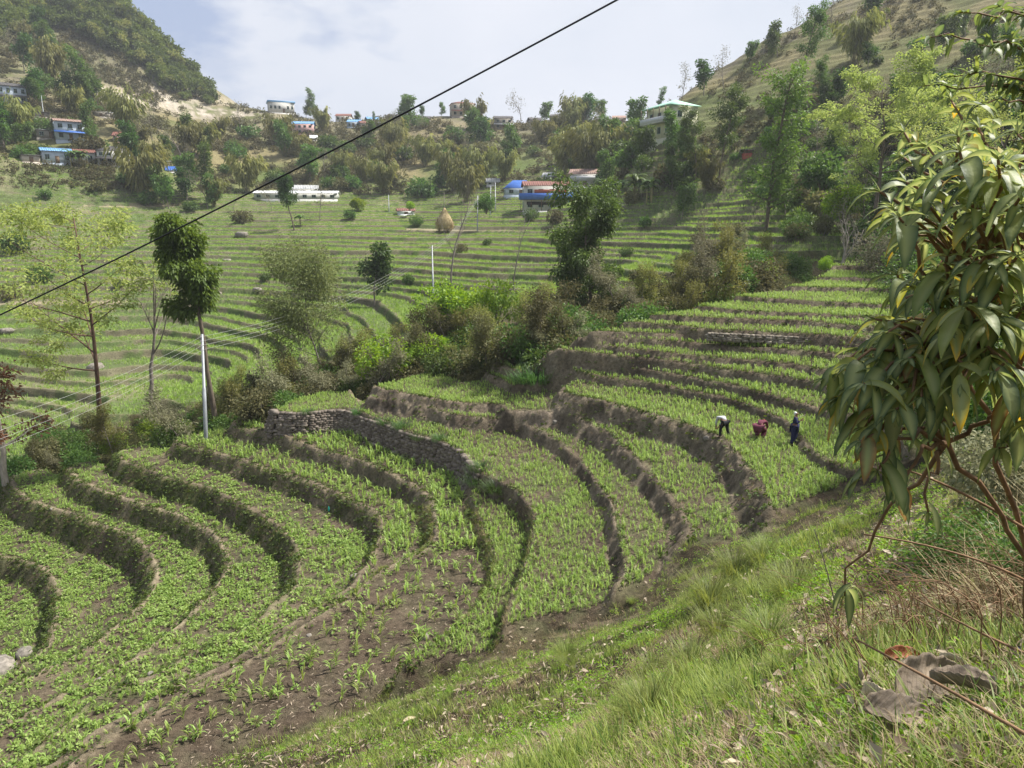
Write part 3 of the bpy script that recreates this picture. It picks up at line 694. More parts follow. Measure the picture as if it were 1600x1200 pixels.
# weeds on risers and rims
x, y = cand(420000, -44, 46, 7, 64)
D_, RS, LV, RM, RG = [samp(T[k], x, y) for k in ('D', 'ris', 'lvl', 'rim', 'rg')]
R0 = RNG.uniform(0, 1, len(x)); nz = fbm(x/1.2, y/1.2, 71, 3)
ok = (D_ > .5) & (((RS > .5) & (R0 < RG*(1.1+1.4*nz)+.04)) | ((RM > .08) & (RS < .5) & (R0 < .22+.5*nz)))
x, y = x[ok], y[ok]; z = samp(GZ, x, y); WD = [bean(20+s, 8, .14, .09).arr() for s in range(4)]+[tuft(s, 7, .16, .016).arr() for s in range(3)]
k_ = RNG.uniform(0, 1, len(x)) < .22
stamp('riser_dry_grass', [tuft(530+s, 7, .17, .012, 2, .06, 2.).arr() for s in range(4)], np.stack([x, y, z], -1)[k_], RNG.uniform(0, 6.28, k_.sum()), RNG.uniform(.5, 1.3, k_.sum()), M['straw']); tag(bpy.data.objects['riser_dry_grass'], kind='stuff')
x, y, z = x[~k_], y[~k_], z[~k_]
stamp('bank_weeds', WD, np.stack([x, y, z], -1), RNG.uniform(0, 6.28, len(x)), RNG.uniform(.6, 1.5, len(x)), M['weed'])
tag(bpy.data.objects['bank_weeds'], kind='stuff')
# grass slope under the wide terrace, right of the bare plot, and grass along the plot's bund
x, y = cand(160000, -8, 6, 14, 42); LV = samp(T['lvl'], x, y); RS = samp(T['ris'], x, y); D_ = samp(T['D'], x, y); z = samp(GZ, x, y); vis, pu, pv = inview(x, y, z)
ok = vis & (D_ > .3) & (RS > .25) & (LV > 4.6) & (LV < 7.2) & (pv > 790) & (pu > 560); x, y, z = x[ok], y[ok], z[ok]; gq = RNG.uniform(0, 1, len(x)) < .6+.7*fbm(x/1.5, y/1.5, 99, 2)
SL = [tuft(500+s, 7, .20, .009, 3, .06, 2.).arr() for s in range(5)]; P_ = np.stack([x, y, z], -1)
if len(P_):
    k_ = RNG.uniform(0, 1, len(P_)) < .5; a_ = k_ & gq; b_ = k_ & ~gq
    stamp('slope_grass', SL, P_[a_], RNG.uniform(0, 6.28, a_.sum()), RNG.uniform(.6, 1.3, a_.sum()), M['grass'], .3); tag(bpy.data.objects['slope_grass'], kind='stuff')
    stamp('slope_dry_grass', SL, P_[b_], RNG.uniform(0, 6.28, b_.sum()), RNG.uniform(.5, 1.1, b_.sum()), M['straw'], .3); tag(bpy.data.objects['slope_dry_grass'], kind='stuff')
# ------------------------------------------------------------------ grass, straw and litter on the near bank
def banksc(n, rmin, rmax, p=1.2):
    a = np.radians(RNG.uniform(-42, 40, n)); r = rmin*(rmax/rmin)**(RNG.uniform(0, 1, n)**(1/p)); return r*np.sin(a), r*np.cos(a)
pathL = np.array([PD(*q)[:2] for q in [(1300,1080,4),(1330,1000,4.8),(1345,900,8.5),(1400,830,11),(1450,765,15)]])
def bankpts(n, rmin=1.3, rmax=30, p=1.2):
    x, y = banksc(n, rmin, rmax, p); B = samp(T['bank'], x, y); z = samp(GZ, x, y); v, pu, pv = inview(x, y, z, 90)
    ok = (B > .3) & v; return x[ok], y[ok], z[ok], pu[ok], pv[ok]
x, y, z, pu, pv = bankpts(115000)
r = np.hypot(x, y); nz = fbm(x/1.1, y/1.1, 81, 3); n2 = fbm(x/3.5, y/3.5, 82, 2); dp = dline(x, y, pathL)
R0 = RNG.uniform(0, 1, len(x))
g1 = (R0 < np.clip(.42+1.5*nz+.8*n2, .06, 1)*np.clip(.05+r/11, .22, 1)*np.clip(dp/.75-.2, .06, 1))
lit = np.clip((pv-1080)/120, 0, 1)*np.clip((950-pu)/300, 0, 1)   # the litter-strewn patch nearest the plot
g1 &= R0 < 1-.75*lit
GT = [tuft(s, 8, .17, .0065, 3, .05).arr() for s in range(8)]
stamp('bank_grass', GT, np.stack([x, y, z], -1)[g1], RNG.uniform(0, 6.28, g1.sum()), (RNG.uniform(.4, 1.5, g1.sum())*np.clip(.55+r[g1]/14, .55, 1.2)*np.clip(1+.9*fbm(x[g1]/1.7, y[g1]/1.7, 88, 2), .5, 2)), M['grass'], .4)
tag(bpy.data.objects['bank_grass'], kind='stuff')
g2 = ~g1 & (RNG.uniform(0, 1, len(x)) < np.clip(.12+r/18, 0, .5)*np.clip(.6+1.6*fbm(x/.9, y/.9, 85, 2), 0, 1.6))
STW = [tuft(40+s, 7, .17, .006, 3, .09, 2.9).arr() for s in range(6)]
stamp('dry_grass', STW, np.stack([x, y, z], -1)[g2], RNG.uniform(0, 6.28, g2.sum()), RNG.uniform(.5, 1.2, g2.sum())*np.clip(.6+r[g2]/14, .5, 1.1), M['straw'], .4)
tag(bpy.data.objects['dry_grass'], kind='stuff')
x, y, z, pu, pv = bankpts(26000); nz = fbm(x/.8, y/.8, 91, 3); dp = dline(x, y, pathL)
lit = (np.clip((pv-1040)/120, 0, 1)*np.clip((1150-pu)/300, 0, 1))
ok = RNG.uniform(0, 1, len(x)) < np.clip(.40+.9*nz+.6*lit+1.2*(dp < .6), 0, 1)
mb = MB(); n = int(ok.sum()); a = RNG.uniform(0, 6.28, n)
rr_ = np.hypot(x[ok], y[ok]); Lf = RNG.uniform(.04, .14, n)*np.clip(rr_/6, .4, 1.2)
C = np.stack([x, y, z+.012], -1)[ok]+np.stack([0*a, 0*a, RNG.uniform(0, .05, n)], -1)
leaves(C, np.stack([np.cos(a), np.sin(a), RNG.normal(0, .3, n)], -1), Lf, Lf*RNG.uniform(.15, .45, n), RNG.uniform(0, .92, n), .1, RNG, mb)
tag(obj('leaf_litter', mb.me('leaf_litter'), M['litter']), kind='stuff')
def hb(seed):
    r = np.random.default_rng(seed); n = 34; a = r.uniform(0, 6.28, n); q = .09*np.sqrt(r.uniform(0, 1, n)); mb = MB()
    leaves(np.stack([q*np.cos(a), q*np.sin(a), r.uniform(.01, .16, n)], -1), np.stack([np.cos(a), np.sin(a), r.uniform(0, 1.2, n)], -1), r.uniform(.03, .06, n), r.uniform(.012, .022, n), r.uniform(.2, .8, n), .2, r, mb); return mb
x, y, z, pu, pv = bankpts(11000); ok = (RNG.uniform(0, 1, len(x)) < .5+1.5*fbm(x/1.5, y/1.5, 95, 2)); x, y, z = x[ok], y[ok], z[ok]
stamp('bank_herbs', [hb(60+s).arr() for s in range(5)], np.stack([x, y, z], -1), RNG.uniform(0, 6.28, len(x)), RNG.uniform(.4, 1.1, len(x))*np.clip(.3+np.hypot(x, y)/12, .3, 1.2), M['bright'])
tag(bpy.data.objects['bank_herbs'], kind='stuff')
# litter clods and pebbles on the bare soil
x, y = cand(30000, -30, 6, 8, 34); LV = samp(T['lvl'], x, y); D_ = samp(T['D'], x, y); RS = samp(T['ris'], x, y)
ok = (D_ > .9) & (RS < .1) & (RNG.uniform(0, 1, len(x)) < np.where((LV >= 4.5) & (LV < 7), .5, .12)); x, y = x[ok], y[ok]; z = samp(GZ, x, y); n = len(x)
mb = MB(); a = RNG.uniform(0, 6.28, n); Lf = RNG.uniform(.05, .16, n)
leaves(np.stack([x, y, z+.02], -1), np.stack([np.cos(a), np.sin(a), RNG.normal(0, .2, n)], -1), Lf, Lf*.25, RNG.uniform(0, .9, n), .05, RNG, mb)
tag(obj('field_litter', mb.me('field_litter'), M['litter']), kind='stuff')
# ------------------------------------------------------------------ crops on the far terraces
n = 330000; a = np.radians(RNG.uniform(-37, 37, n)); r = np.sqrt(RNG.uniform(70**2, 258**2, n)); x = r*np.sin(a); y = r*np.cos(a)
tm_, r2_, hl, mn_ = [samp(T[k], x, y) for k in ('tm', 'ris2', 'hill', 'main')]; nz = fbm(x/9, y/9, 101, 3)
ok = (tm_ > .35) & (r2_ < .2) & (hl < .9) & (samp(T['plot'], x, y) < .90) & (mn_ > .9) & (RNG.uniform(0, 1, n) < (.72+.9*nz)*(1-.5*hl)); x, y = x[ok], y[ok]; z = samp(GZ, x, y)
FC = [tuft(80+s, 6, .45, .13, 1, .32, 1.6).arr() for s in range(5)]
stamp('far_crop', FC, np.stack([x, y, z], -1), RNG.uniform(0, 6.28, len(x)), RNG.uniform(.6, 1.2, len(x)), M['far_crop'])
tag(bpy.data.objects['far_crop'], kind='stuff')
# ------------------------------------------------------------------ trees that stand out one by one
def flatp(f): return 1.05-.75*f
# tall tree with thin yellow-green crown, left
tm, cm = tree_meshes('yellow_tree', 21, 3, 8500, .30, cr=.75, r=.24, S=dict(kids=[18, 6, 4], start=[.30, .3, .2], ang=[1.25, .7, .7], len=[.34, .45, .45], wob=.05, trop=[.0, .05, .03, 0], taper=.18, flat=.28, prof=lambda f: 1.25-1.1*abs(f-.55)))
p = H1(155, 662); d = 62.; b = PD(155, 668, d); H = 350*d/FPX*1.02
def at(u, v, d):
    return tuple(PD(u, v, d))
def span(v0, v1, d): return abs(v1-v0)*d/FPX
plant('tall_thin_tree', tm, cm, 'bark_red', 'yel', at(156, 672, d), 0.4, span(300, 672, d)/20.5, 'tall straight tree with thin yellow-green tiered crown at the left gully edge')
# bare tree beside it
tm, cm = tree_meshes('bare_tree', 12, 11, 0, 0, r=.2, S=dict(kids=[9, 6, 5], start=[.35, .25, .2], ang=[.62, .6, .6], len=[.55, .5, .5], wob=.13, taper=.25, prof=lambda f: 1.1-.5*f, trop=[0, .1, .05, 0], leaf_from=9))
plant('bare_tree', tm, None, 'twig', 'dull', at(235, 622, 62), 1.1, span(405, 622, 62)/12, 'leafless grey branching tree between the yellow-green tree and the dark lopped tree')
# dark dense tree with lopped trunk
tm, cm = tree_meshes('lopped_tree', 17, 5, 14000, .32, cr=.75, r=.22, S=dict(kids=[17, 4, 3], start=[.58, .2, .2], ang=[1.25, .8, .8], len=[.088, .5, .5], wob=.05, taper=.35, levels=2, leaf_from=1, flat=.8, leanx=-.04, droop=.6, prof=lambda f: 1.25-.9*abs(f-.7)))
plant('lopped_tree', tm, cm, 'bark', 'fresh', at(338, 660, 60), 0, span(318, 660, 60)/16.3, 'dark green dense lopped tree on a bare trunk standing behind the leaning silver pole')
# wispy bamboo-like tree in the middle
tm, cm = tree_meshes('wispy_tree', 15, 21, 17000, .30, cr=1.15, r=.13, asp=.38, S=dict(kids=[22, 7, 4], start=[.34, .2, .2], ang=[.85, .7, .6], len=[.42, .5, .5], wob=.12, taper=.2, flat=.9, prof=lambda f: 1.15-.5*f))
plant('wispy_tree', tm, cm, 'twig', 'will', at(515, 620, 66), 0, span(385, 620, 66)/15, 'large feathery grey-green tree rising from the gully left of centre', 'tree')
# leafy tree right of centre
tm, cm = tree_meshes('leafy_tree', 14, 8, 19000, .34, cr=1.05, r=.2, S=dict(kids=[20, 5, 4], start=[.14, .25, .2], ang=[1.0, .8, .8], len=[.30, .5, .5], wob=.10, taper=.3, flat=.9, prof=lambda f: .7+.45*f, droop=.5))
plant('leafy_tree', tm, cm, 'bark', 'mid', at(925, 505, 70), .7, span(312, 505, 70)/13.8, 'full green leafy tree at the gully edge below the blue walled house')
# small dark lollipop tree far left of centre
tm, cm = tree_meshes('round_tree', 14, 9, 3200, .55, cr=1.2, r=.2, S=dict(kids=[9, 4, 3], start=[.45, .2, .2], ang=[.9, .8, .8], len=[.28, .5, .5], levels=2, leaf_from=1, flat=.8))
plant('round_tree', tm, cm, 'bark', 'dark', tuple(H1(460, 361)), 0, span(280, 361, H1(460, 361)[1])/13.5, 'dark green round-headed tree standing before the long white building')
# gnarled tree cut by the left edge
tm, cm = tree_meshes('gnarled_tree', 9, 71, 1500, .3, cr=.6, r=.24, S=dict(kids=[9, 5, 3], start=[.3, .25, .2], ang=[1.0, .7, .7], len=[.4, .5, .5], wob=.2, levels=2, leaf_from=1, flat=.9))
plant('gnarled_tree', tm, cm, 'bark_pale', 'rust', at(8, 752, 55), 0, span(545, 752, 55)/8.6, 'gnarled pale-barked tree with dry russet leaves cut by the left edge')
# bare trees in the mid valley
BT = [tree_meshes('bare_tree', 12, 30+s, 0, 0, r=.13, S=dict(kids=[9, 5, 4], start=[.4, .3, .2], ang=[.5, .55, .6], len=[.38, .5, .5], wob=.1, leaf_from=9, prof=lambda f: 1.1-.5*f))[0] for s in range(3)]
for k, (u, v, v0, dd, lb) in enumerate([(803, 455, 335, None, 'thin leafless tree left of the full green tree above the gully'), (703, 470, 300, 84, 'tall thin leafless tree in front of the haystack'),
     (1112, 455, 350, 68, 'twisted bare grey tree on the brown bank below the right hillside'), (236, 240, 205, None, 'small bare tree among the left village houses')]):
    p = at(u, v, dd) if dd else tuple(H1(u, v)); plant('bare_tree', BT[k % 3], None, 'twig', 'dull', p, k*1.3, span(v0, v, p[1])/11.3, lb)
tm, _ = tree_meshes('white_tree', 6, 50, 0, 0, r=.22, S=dict(kids=[9, 6, 4], start=[.12, .2, .2], ang=[.45, .5, .6], len=[.75, .5, .5], wob=.16, leaf_from=9, prof=lambda f: 1.1-.5*f))
p = at(1315, 415, 66); plant('white_barked_tree', tm, None, 'bark_pale', 'dull', p, 0, span(345, 412, 66)/6, 'pale white-barked leafless tree above the top right terrace')
# wide yellow-green tree on the right and its neighbour
YS = dict(kids=[15, 7, 5], start=[.22, .25, .2], ang=[1.2, .75, .7], len=[.85, .5, .48], wob=.10, trop=[0, .07, .03, 0], taper=.22, flat=.32, prof=lambda f: 1.15-.75*f)
tm, cm = tree_meshes('spreading_tree', 20, 15, 19000, .40, cr=.95, r=.33, S=YS)
plant('spreading_tree', tm, cm, 'bark', 'yel', at(1368, 325, 76), 2.2, span(82, 325, 76)/25, 'wide spreading yellow-green tree with dark trunk on the right hillside')
tm2, cm2 = tree_meshes('spreading_tree', 16, 27, 13000, .34, cr=.9, r=.25, S=YS)
plant('spreading_tree', tm2, cm2, 'bark', 'yel', at(1545, 300, 58), .4, span(90, 300, 58)/20, 'yellow-green spreading tree at the right edge behind the big-leaved shrub')
# column-like vine-clad tree and its neighbours on the right slope
VS = dict(kids=[34, 4], start=[.12, .2], ang=[1.2, .8], len=[.13, .5], wob=.06, levels=1, leaf_from=1, flat=.9, prof=lambda f: .8+.7*abs(math.sin(f*11)), taper=.4)
tm, cm = tree_meshes('column_tree', 16, 17, 6500, .32, cr=.75, r=.2, S=VS)
plant('column_tree', tm, cm, 'bark', 'fresh', tuple(H1(1197, 362)), 0, span(143, 362, H1(1197, 362)[1])/14.5, 'tall narrow vine-clad dark green tree on the right hillside')
tm, cm = tree_meshes('hillside_tree', 16, 18, 4200, .34, cr=.9, r=.17, S=dict(kids=[13, 4, 3], start=[.42, .2, .2], ang=[1.0, .8, .8], len=[.23, .5, .5], wob=.05, levels=2, leaf_from=1, flat=.8, prof=lambda f: 1.3-.8*f if f > .55 else .6))
q = H1(1121, 303); plant('hillside_tree', tm, cm, 'bark', 'mid', tuple(q), 0, span(148, 303, q[1])/15.5, 'slim green tree with round crown to the right of the pale yellow house')
q = H1(1085, 292); plant('hillside_tree', tm, cm, 'bark', 'dark', tuple(q), 2, span(172, 292, q[1])/15.5, 'dark slim tree directly before the corner of the pale yellow house')
q = H1(1278, 185); plant('hillside_tree', tm, cm, 'bark', 'mid', tuple(q), 4, span(100, 185, q[1])/15.5, 'small green tree left of the spreading yellow-green crown')
q = H1(1254, 142); plant('hillside_tree', tm, cm, 'bark', 'yel', tuple(q), 5, span(22, 142, q[1])/15.5, 'thin pale tree rising above the upper right skyline')
# shrubs that stand out
SB = [bush_mesh(s, 1.6, 2.2, 2600, .17, 8) for s in range(3)]
SBL = [bush_mesh(10+s, 1.7, 2.4, 2200, .24, 8) for s in range(3)]
for k, (u, v, dd, w_, mt, lb) in enumerate([
 (243, 690, 60, 60, 'bright', 'bright yellow-green upright shrub left of the silver pole base'), (182, 705, 60, 50, 'bright', 'low bright shrub at the end of the pale rimmed terrace'),
 (285, 683, 60, 52, 'bright', 'low bright shrub just left of the silver pole base'), (340, 668, 60, 30, 'bright', 'small bright shrub just right of the silver pole base'),
 (1190, 445, 66, 70, 'bright', 'large bright green shrub at the top of the right terraces'), (1143, 468, 62, 50, 'bright', 'round bright green shrub beside the twisted bare tree'),
 (1320, 345, 80, 80, 'bright', 'bright yellow-green bush below the spreading tree'), (1290, 420, 66, 34, 'bright', 'small bright bush at the foot of the white-barked tree'),
 (1290, 300, 95, 90, 'mid', 'rounded green bush under the wide spreading tree'), (868, 520, 60, 30, 'bright', 'small bright bush above the left end of the upper terraces'),
 (600, 592, 58, 110, 'mid', 'broad leafy green shrub in the gully above the green terrace'), (670, 575, 60, 90, 'mid', 'leafy shrub with pale leaves in the gully beside the grassy hummock'),
 (700, 520, 66, 120, 'grey', 'willowy grey-green bush in the gully below the middle pole'), (775, 505, 66, 110, 'grey', 'bushy grey-green thicket shrub in the gully right of the middle pole'),
 (760, 330, 160, 40, 'mid', 'green bush below the upper electric poles'), (640, 128+200, 200, 20, 'bright', 'bright yellow shrub on the far valley terraces'), (560, 333, None, 30, 'bright', 'yellow-green round bush at the far end of the valley fields')]):
    p = at(u, v, dd) if dd else tuple(H1(u, v)); s_ = w_*p[1]/FPX/3.4
    tmb, cmb = (SB if p[1] < 70 else SBL)[k % 3]; plant('shrub', tmb, cmb, 'bark', mt, (p[0], p[1], p[2]-.1), k, s_, lb, 'shrub', None, 'stems', 'foliage')
# ------------------------------------------------------------------ thicket of the gully: shrubs one can count, each a thing
rg_ = np.random.default_rng(5)
GB = [bush_mesh(30+s, 1.8, 2.2, 2300, .19, 9) for s in range(4)]
GT_ = [tree_meshes('gully_tree', 7, 60+s, 2300, .20, cr=.6, r=.09, S=dict(kids=[10, 4, 3], start=[.25, .2, .2], ang=[.8, .8, .8], len=[.35, .5, .5], wob=.14, levels=2, leaf_from=1, flat=.9)) for s in range(3)]
gx = []
rimP = rimW[2:]
for i in range(430):
    k = rg_.uniform(0, len(rimP)-1); a_ = int(k); pz = rimP[a_]*(1-(k-a_))+rimP[min(a_+1, len(rimP)-1)]*(k-a_)
    off = rg_.uniform(1.6, 13)+(3 if pz[0] > 22 else 0); X = pz[0]-off*.35+rg_.normal(0, .6); Y = pz[1]+off*.93
    gx.append((X, Y))
cols = ['mid', 'dull', 'dark', 'mid', 'grey', 'dull', 'dull', 'mid', 'olive']
nlab = {'mid': 'green shrub in the gully thicket beyond the near terraces', 'dull': 'dry brown-green shrub in the gully thicket', 'dark': 'dark green shrub in the gully thicket', 'grey': 'grey-green shrub in the gully thicket', 'bright': 'light green shrub in the gully thicket', 'olive': 'olive-brown shrub in the gully thicket'}
def zone(u):
    for lim, t in ((330, 'left of the silver pole'), (450, 'just right of the silver pole'), (600, 'around the feathery gully tree'), (720, 'above the wide green terrace'), (870, 'left of the full leafy tree'), (1000, 'beneath the full leafy tree'), (1180, 'on the brown bank under the right hillside')):
        if u < lim: return t
    return 'behind the highest right terraces'
for i, (X, Y) in enumerate(gx):
    mt = cols[int(rg_.integers(0, len(cols)))]; Z = zg(X, Y)
    u = 800+FPX*X/(Y*CT-Z*ST)
    if 870 < u < 1180 and rg_.uniform() < .65: mt = 'dull'
    elif u < 870 and mt == 'dull' and rg_.uniform() < .55: mt = 'dark' if rg_.uniform() < .5 else 'mid'
    if u < 330 and rg_.uniform() < .55: continue
    cw = {'mid': 'green', 'dull': 'dry brown-green', 'dark': 'dark green', 'grey': 'grey-green', 'bright': 'light green', 'olive': 'olive-brown'}[mt]
    if i % 5 == 4:
        t_, c_ = GT_[i % 3]; q_ = rg_.uniform(.5, .95); plant('gully_tree', t_, c_, 'twig', mt, (X, Y, Z), rg_.uniform(0, 6), q_, '%s %s sapling in the gully %s' % ('short' if q_ < .72 else 'tall', cw, zone(u)), 'sapling', 'saplings in the gully '+zone(u))
    else:
        t_, c_ = GB[i % 4]; q_ = rg_.uniform(.55, 1.5); plant('gully_shrub', t_, c_, 'twig', mt, (X, Y, Z-.2), rg_.uniform(0, 6), q_, '%s %s shrub in the gully %s' % ('small' if q_ < .85 else 'large' if q_ > 1.2 else 'medium', cw, zone(u)), 'shrub', 'shrubs in the gully '+zone(u), 'stems', 'foliage')
# low undergrowth filling the gully and banks
n = 11000; k = rg_.uniform(0, len(rimP)-1.001, n); a_ = k.astype(int); f = (k-a_)[:, None]; P = rimP[a_]*(1-f)+rimP[a_+1]*f
off = rg_.uniform(.2, 19, n); X = P[:, 0]-off*.35+rg_.normal(0, .5, n); Y = P[:, 1]+off*.93; ok = (samp(T['D'], X, Y) < .3) & (samp(T['tm'], X, Y) < .3); ok &= (X < 6) | (rg_.uniform(0, 1, n) < .3); X, Y = X[ok], Y[ok]
stamp('gully_undergrowth', [bush_mesh(70+s, .5, .5, 70, .16, 3)[1] and MBt for s, MBt in enumerate([bean(80+j, 60, .8, .7).arr() for j in range(4)])], np.stack([X, Y, samp(GZ, X, Y)-.03], -1), rg_.uniform(0, 6.28, len(X)), rg_.uniform(.6, 1.6, len(X)), M['dull'], .4)
tag(bpy.data.objects['gully_undergrowth'], kind='stuff')
# ------------------------------------------------------------------ hillside trees
def inP(u, v, poly): return inpoly(np.array([u]), np.array([v]), np.array(poly, float))[0]
PR = dict(
 bamboo=[bamboo_meshes(13, 100+s, 24, 1900, 1.0, .38) for s in range(3)],
 broad=[tree_meshes('hill_tree', 11, 110+s, 1500, .75, cr=1.3, r=.17, S=dict(kids=[10, 4, 3], start=[.22, .2, .2], ang=[.95, .8, .8], len=[.36, .5, .5], levels=2, leaf_from=1, flat=.8)) for s in range(3)],
 bare=[tree_meshes('hill_bare', 11, 120+s, 260, .4, cr=1.2, r=.13, S=dict(kids=[9, 6, 4], start=[.3, .25, .2], ang=[.6, .6, .6], len=[.42, .5, .5], levels=3, leaf_from=2, wob=.12)) for s in range(2)],
 slim=[tree_meshes('hill_slim', 14, 130+s, 1100, .6, cr=1.0, r=.13, S=dict(kids=[14, 3], start=[.35, .2], ang=[1.2, .8], len=[.16, .5], levels=1, leaf_from=1, flat=.8)) for s in range(2)],
 bush=[bush_mesh(140+s, 2.4, 2.6, 700, .55, 7) for s in range(3)])
HL = dict(
 ('%s_%s' % k, v) for k, v in {})
KEEP = [(104,224,40,26),(83,256,38,22),(119,256,40,22),(173,256,44,24),(185,223,12,16),(67,221,24,16),(12,163,36,24),(462,314,124,26),(437,174,36,22),(473,212,30,24),(536,188,20,16),(553,200,18,16),(569,203,16,14),(722,178,44,24),(786,202,26,22),(770,292,18,20),(812,305,44,30),(852,331,66,30),(917,293,46,30),(1040,214,60,24),(267,269,14,16),(633,336,24,16),(158,184,18,14),(172,186,16,14)]
def hname(kind, mt, where):
    a = {'bamboo': 'bamboo clump', 'broad': 'broad tree', 'bare': 'nearly leafless tree', 'slim': 'slim tree', 'bush': 'bush'}[kind]
    c = {'olive': 'olive-yellow', 'dark': 'dark green', 'mid': 'mid green', 'dull': 'dry brownish', 'grey': 'grey-green', 'bright': 'light green', 'yel': 'yellow-green', 'rust': 'russet'}[mt]
    return '%s %s on the %s' % (c, a, where), a.split()[-1] if kind != 'bamboo' else 'bamboo', '%s %ss on the %s' % (c, a, where)
regs = [
 ([(330,205),(400,190),(560,205),(720,195),(1000,200),(1010,250),(960,290),(880,300),(760,318),(600,318),(480,300),(380,318),(330,280)], 105, 'slope below the central ridge', [('bamboo','olive',.30),('bush','dull',.20),('bare','grey',.12),('broad','mid',.12),('broad','dark',.08),('bush','olive',.1),('bush','mid',.08)], 7.),
 ([(0,60),(60,60),(110,120),(180,190),(240,250),(330,225),(340,330),(250,330),(150,262),(0,262)], 80, 'left hillside around the houses', [('bamboo','olive',.22),('bush','mid',.22),('broad','mid',.16),('broad','dark',.1),('slim','mid',.08),('bare','grey',.1),('bush','dull',.12)], 7.),
 ([(60,100),(120,110),(230,190),(330,215),(330,240),(200,200),(100,150)], 14, 'scree below the left mountain', [('bush','dull',.5),('bare','grey',.5)], 5.),
 ([(890,235),(1010,215),(1090,225),(1120,300),(1010,330),(930,300)], 34, 'slope under the pale yellow house', [('bush','mid',.3),('broad','dark',.3),('bamboo','olive',.12),('bush','dull',.28)], 4.),
 ([(1200,180),(1290,100),(1600,40),(1600,330),(1420,400),(1220,380),(1190,300)], 100, 'right hillside', [('bush','mid',.24),('bush','dull',.16),('broad','mid',.20),('broad','bright',.10),('bare','grey',.14),('bush','grey',.16)], 3.4),
 ([(1120,210),(1280,160),(1290,340),(1120,345)], 26, 'terraced right slope', [('bush','dull',.6),('bare','grey',.2),('bush','mid',.2)], 2.2),
 ([(1380,250),(1600,240),(1600,420),(1400,400)], 26, 'shady slope behind the big-leaved shrub', [('broad','mid',.4),('bush','grey',.3),('bush','mid',.3)], 3.6)]
for poly, n, where, mixk, size in regs:
    us = [p[0] for p in poly]; vs = [p[1] for p in poly]; c = 0; lst = []
    while len(lst) < n:
        u, v = rg_.uniform(min(us), max(us)), rg_.uniform(min(vs), max(vs))
        if inP(u, v, poly): lst.append((u, v))
    hp = hit([a[0] for a in lst], [a[1] for a in lst], 50)
    for p in hp:
        if np.isnan(p[0]) or p[1] < 60: continue
        _u = 800+FPX*p[0]/(p[1]*CT-p[2]*ST); _v = 600-FPX*(p[2]*CT+p[1]*ST)/(p[1]*CT-p[2]*ST)
        if any(abs(_u-a_[0]) < a_[2]/2+9 and -6 < _v-a_[1] < a_[3] for a_ in KEEP): continue
        r_ = rg_.uniform(); acc = 0
        for kind, mt, pr in mixk:
            acc += pr
            if r_ < acc: break
        pk = PR[kind]; t_, c_ = pk[int(rg_.integers(0, len(pk)))]
        base = {'bamboo': 13, 'broad': 11, 'bare': 11, 'slim': 14, 'bush': 4.4}[kind]
        hh = size*1.4*{'bamboo': 1.45, 'broad': 1.2, 'bare': 1.25, 'slim': 1.6, 'bush': .75}[kind]*rg_.uniform(.65, 1.25)
        lb, ct, gp = hname(kind, mt, where)
        if 'central' in where:
            zz = [t for lim, t in ((450, 'above the long white building'), (600, 'below the blue-roofed ridge houses'), (760, 'below the large beige ridge house'), (880, 'under the bare skyline tree'), (9999, 'left of the pale yellow house')) if _u < lim][0]
            lb = hname(kind, mt, 'slope')[0].replace('on the slope', ('high' if _v < 235 else 'low')+' on the slope '+zz); gp = gp+' '+zz
        elif 'left hillside' in where:
            zz = [t for lim, t in ((95, 'near the left edge'), (200, 'among the left village houses'), (9999, 'right of the left village')) if _u < lim][0]
            lb = hname(kind, mt, 'hillside')[0].replace('on the hillside', ('high' if _v < 190 else 'low')+' on the hillside '+zz); gp = gp+' '+zz
        elif where == 'right hillside':
            zz = [t for lim, t in ((1290, 'beside the column tree'), (1420, 'around the wide spreading tree'), (9999, 'towards the right edge')) if _u < lim][0]
            lb = hname(kind, mt, 'right hillside')[0]+(' high' if _v < 190 else ' low')+' '+zz; gp = gp+' '+zz
        plant({'bamboo': 'bamboo_clump', 'broad': 'broad_tree', 'bare': 'bare_tree', 'slim': 'slim_tree', 'bush': 'bush'}[kind], t_, c_, 'culm' if kind == 'bamboo' else 'twig', mt, tuple(p), rg_.uniform(0, 6), hh/base, lb, ct, gp)
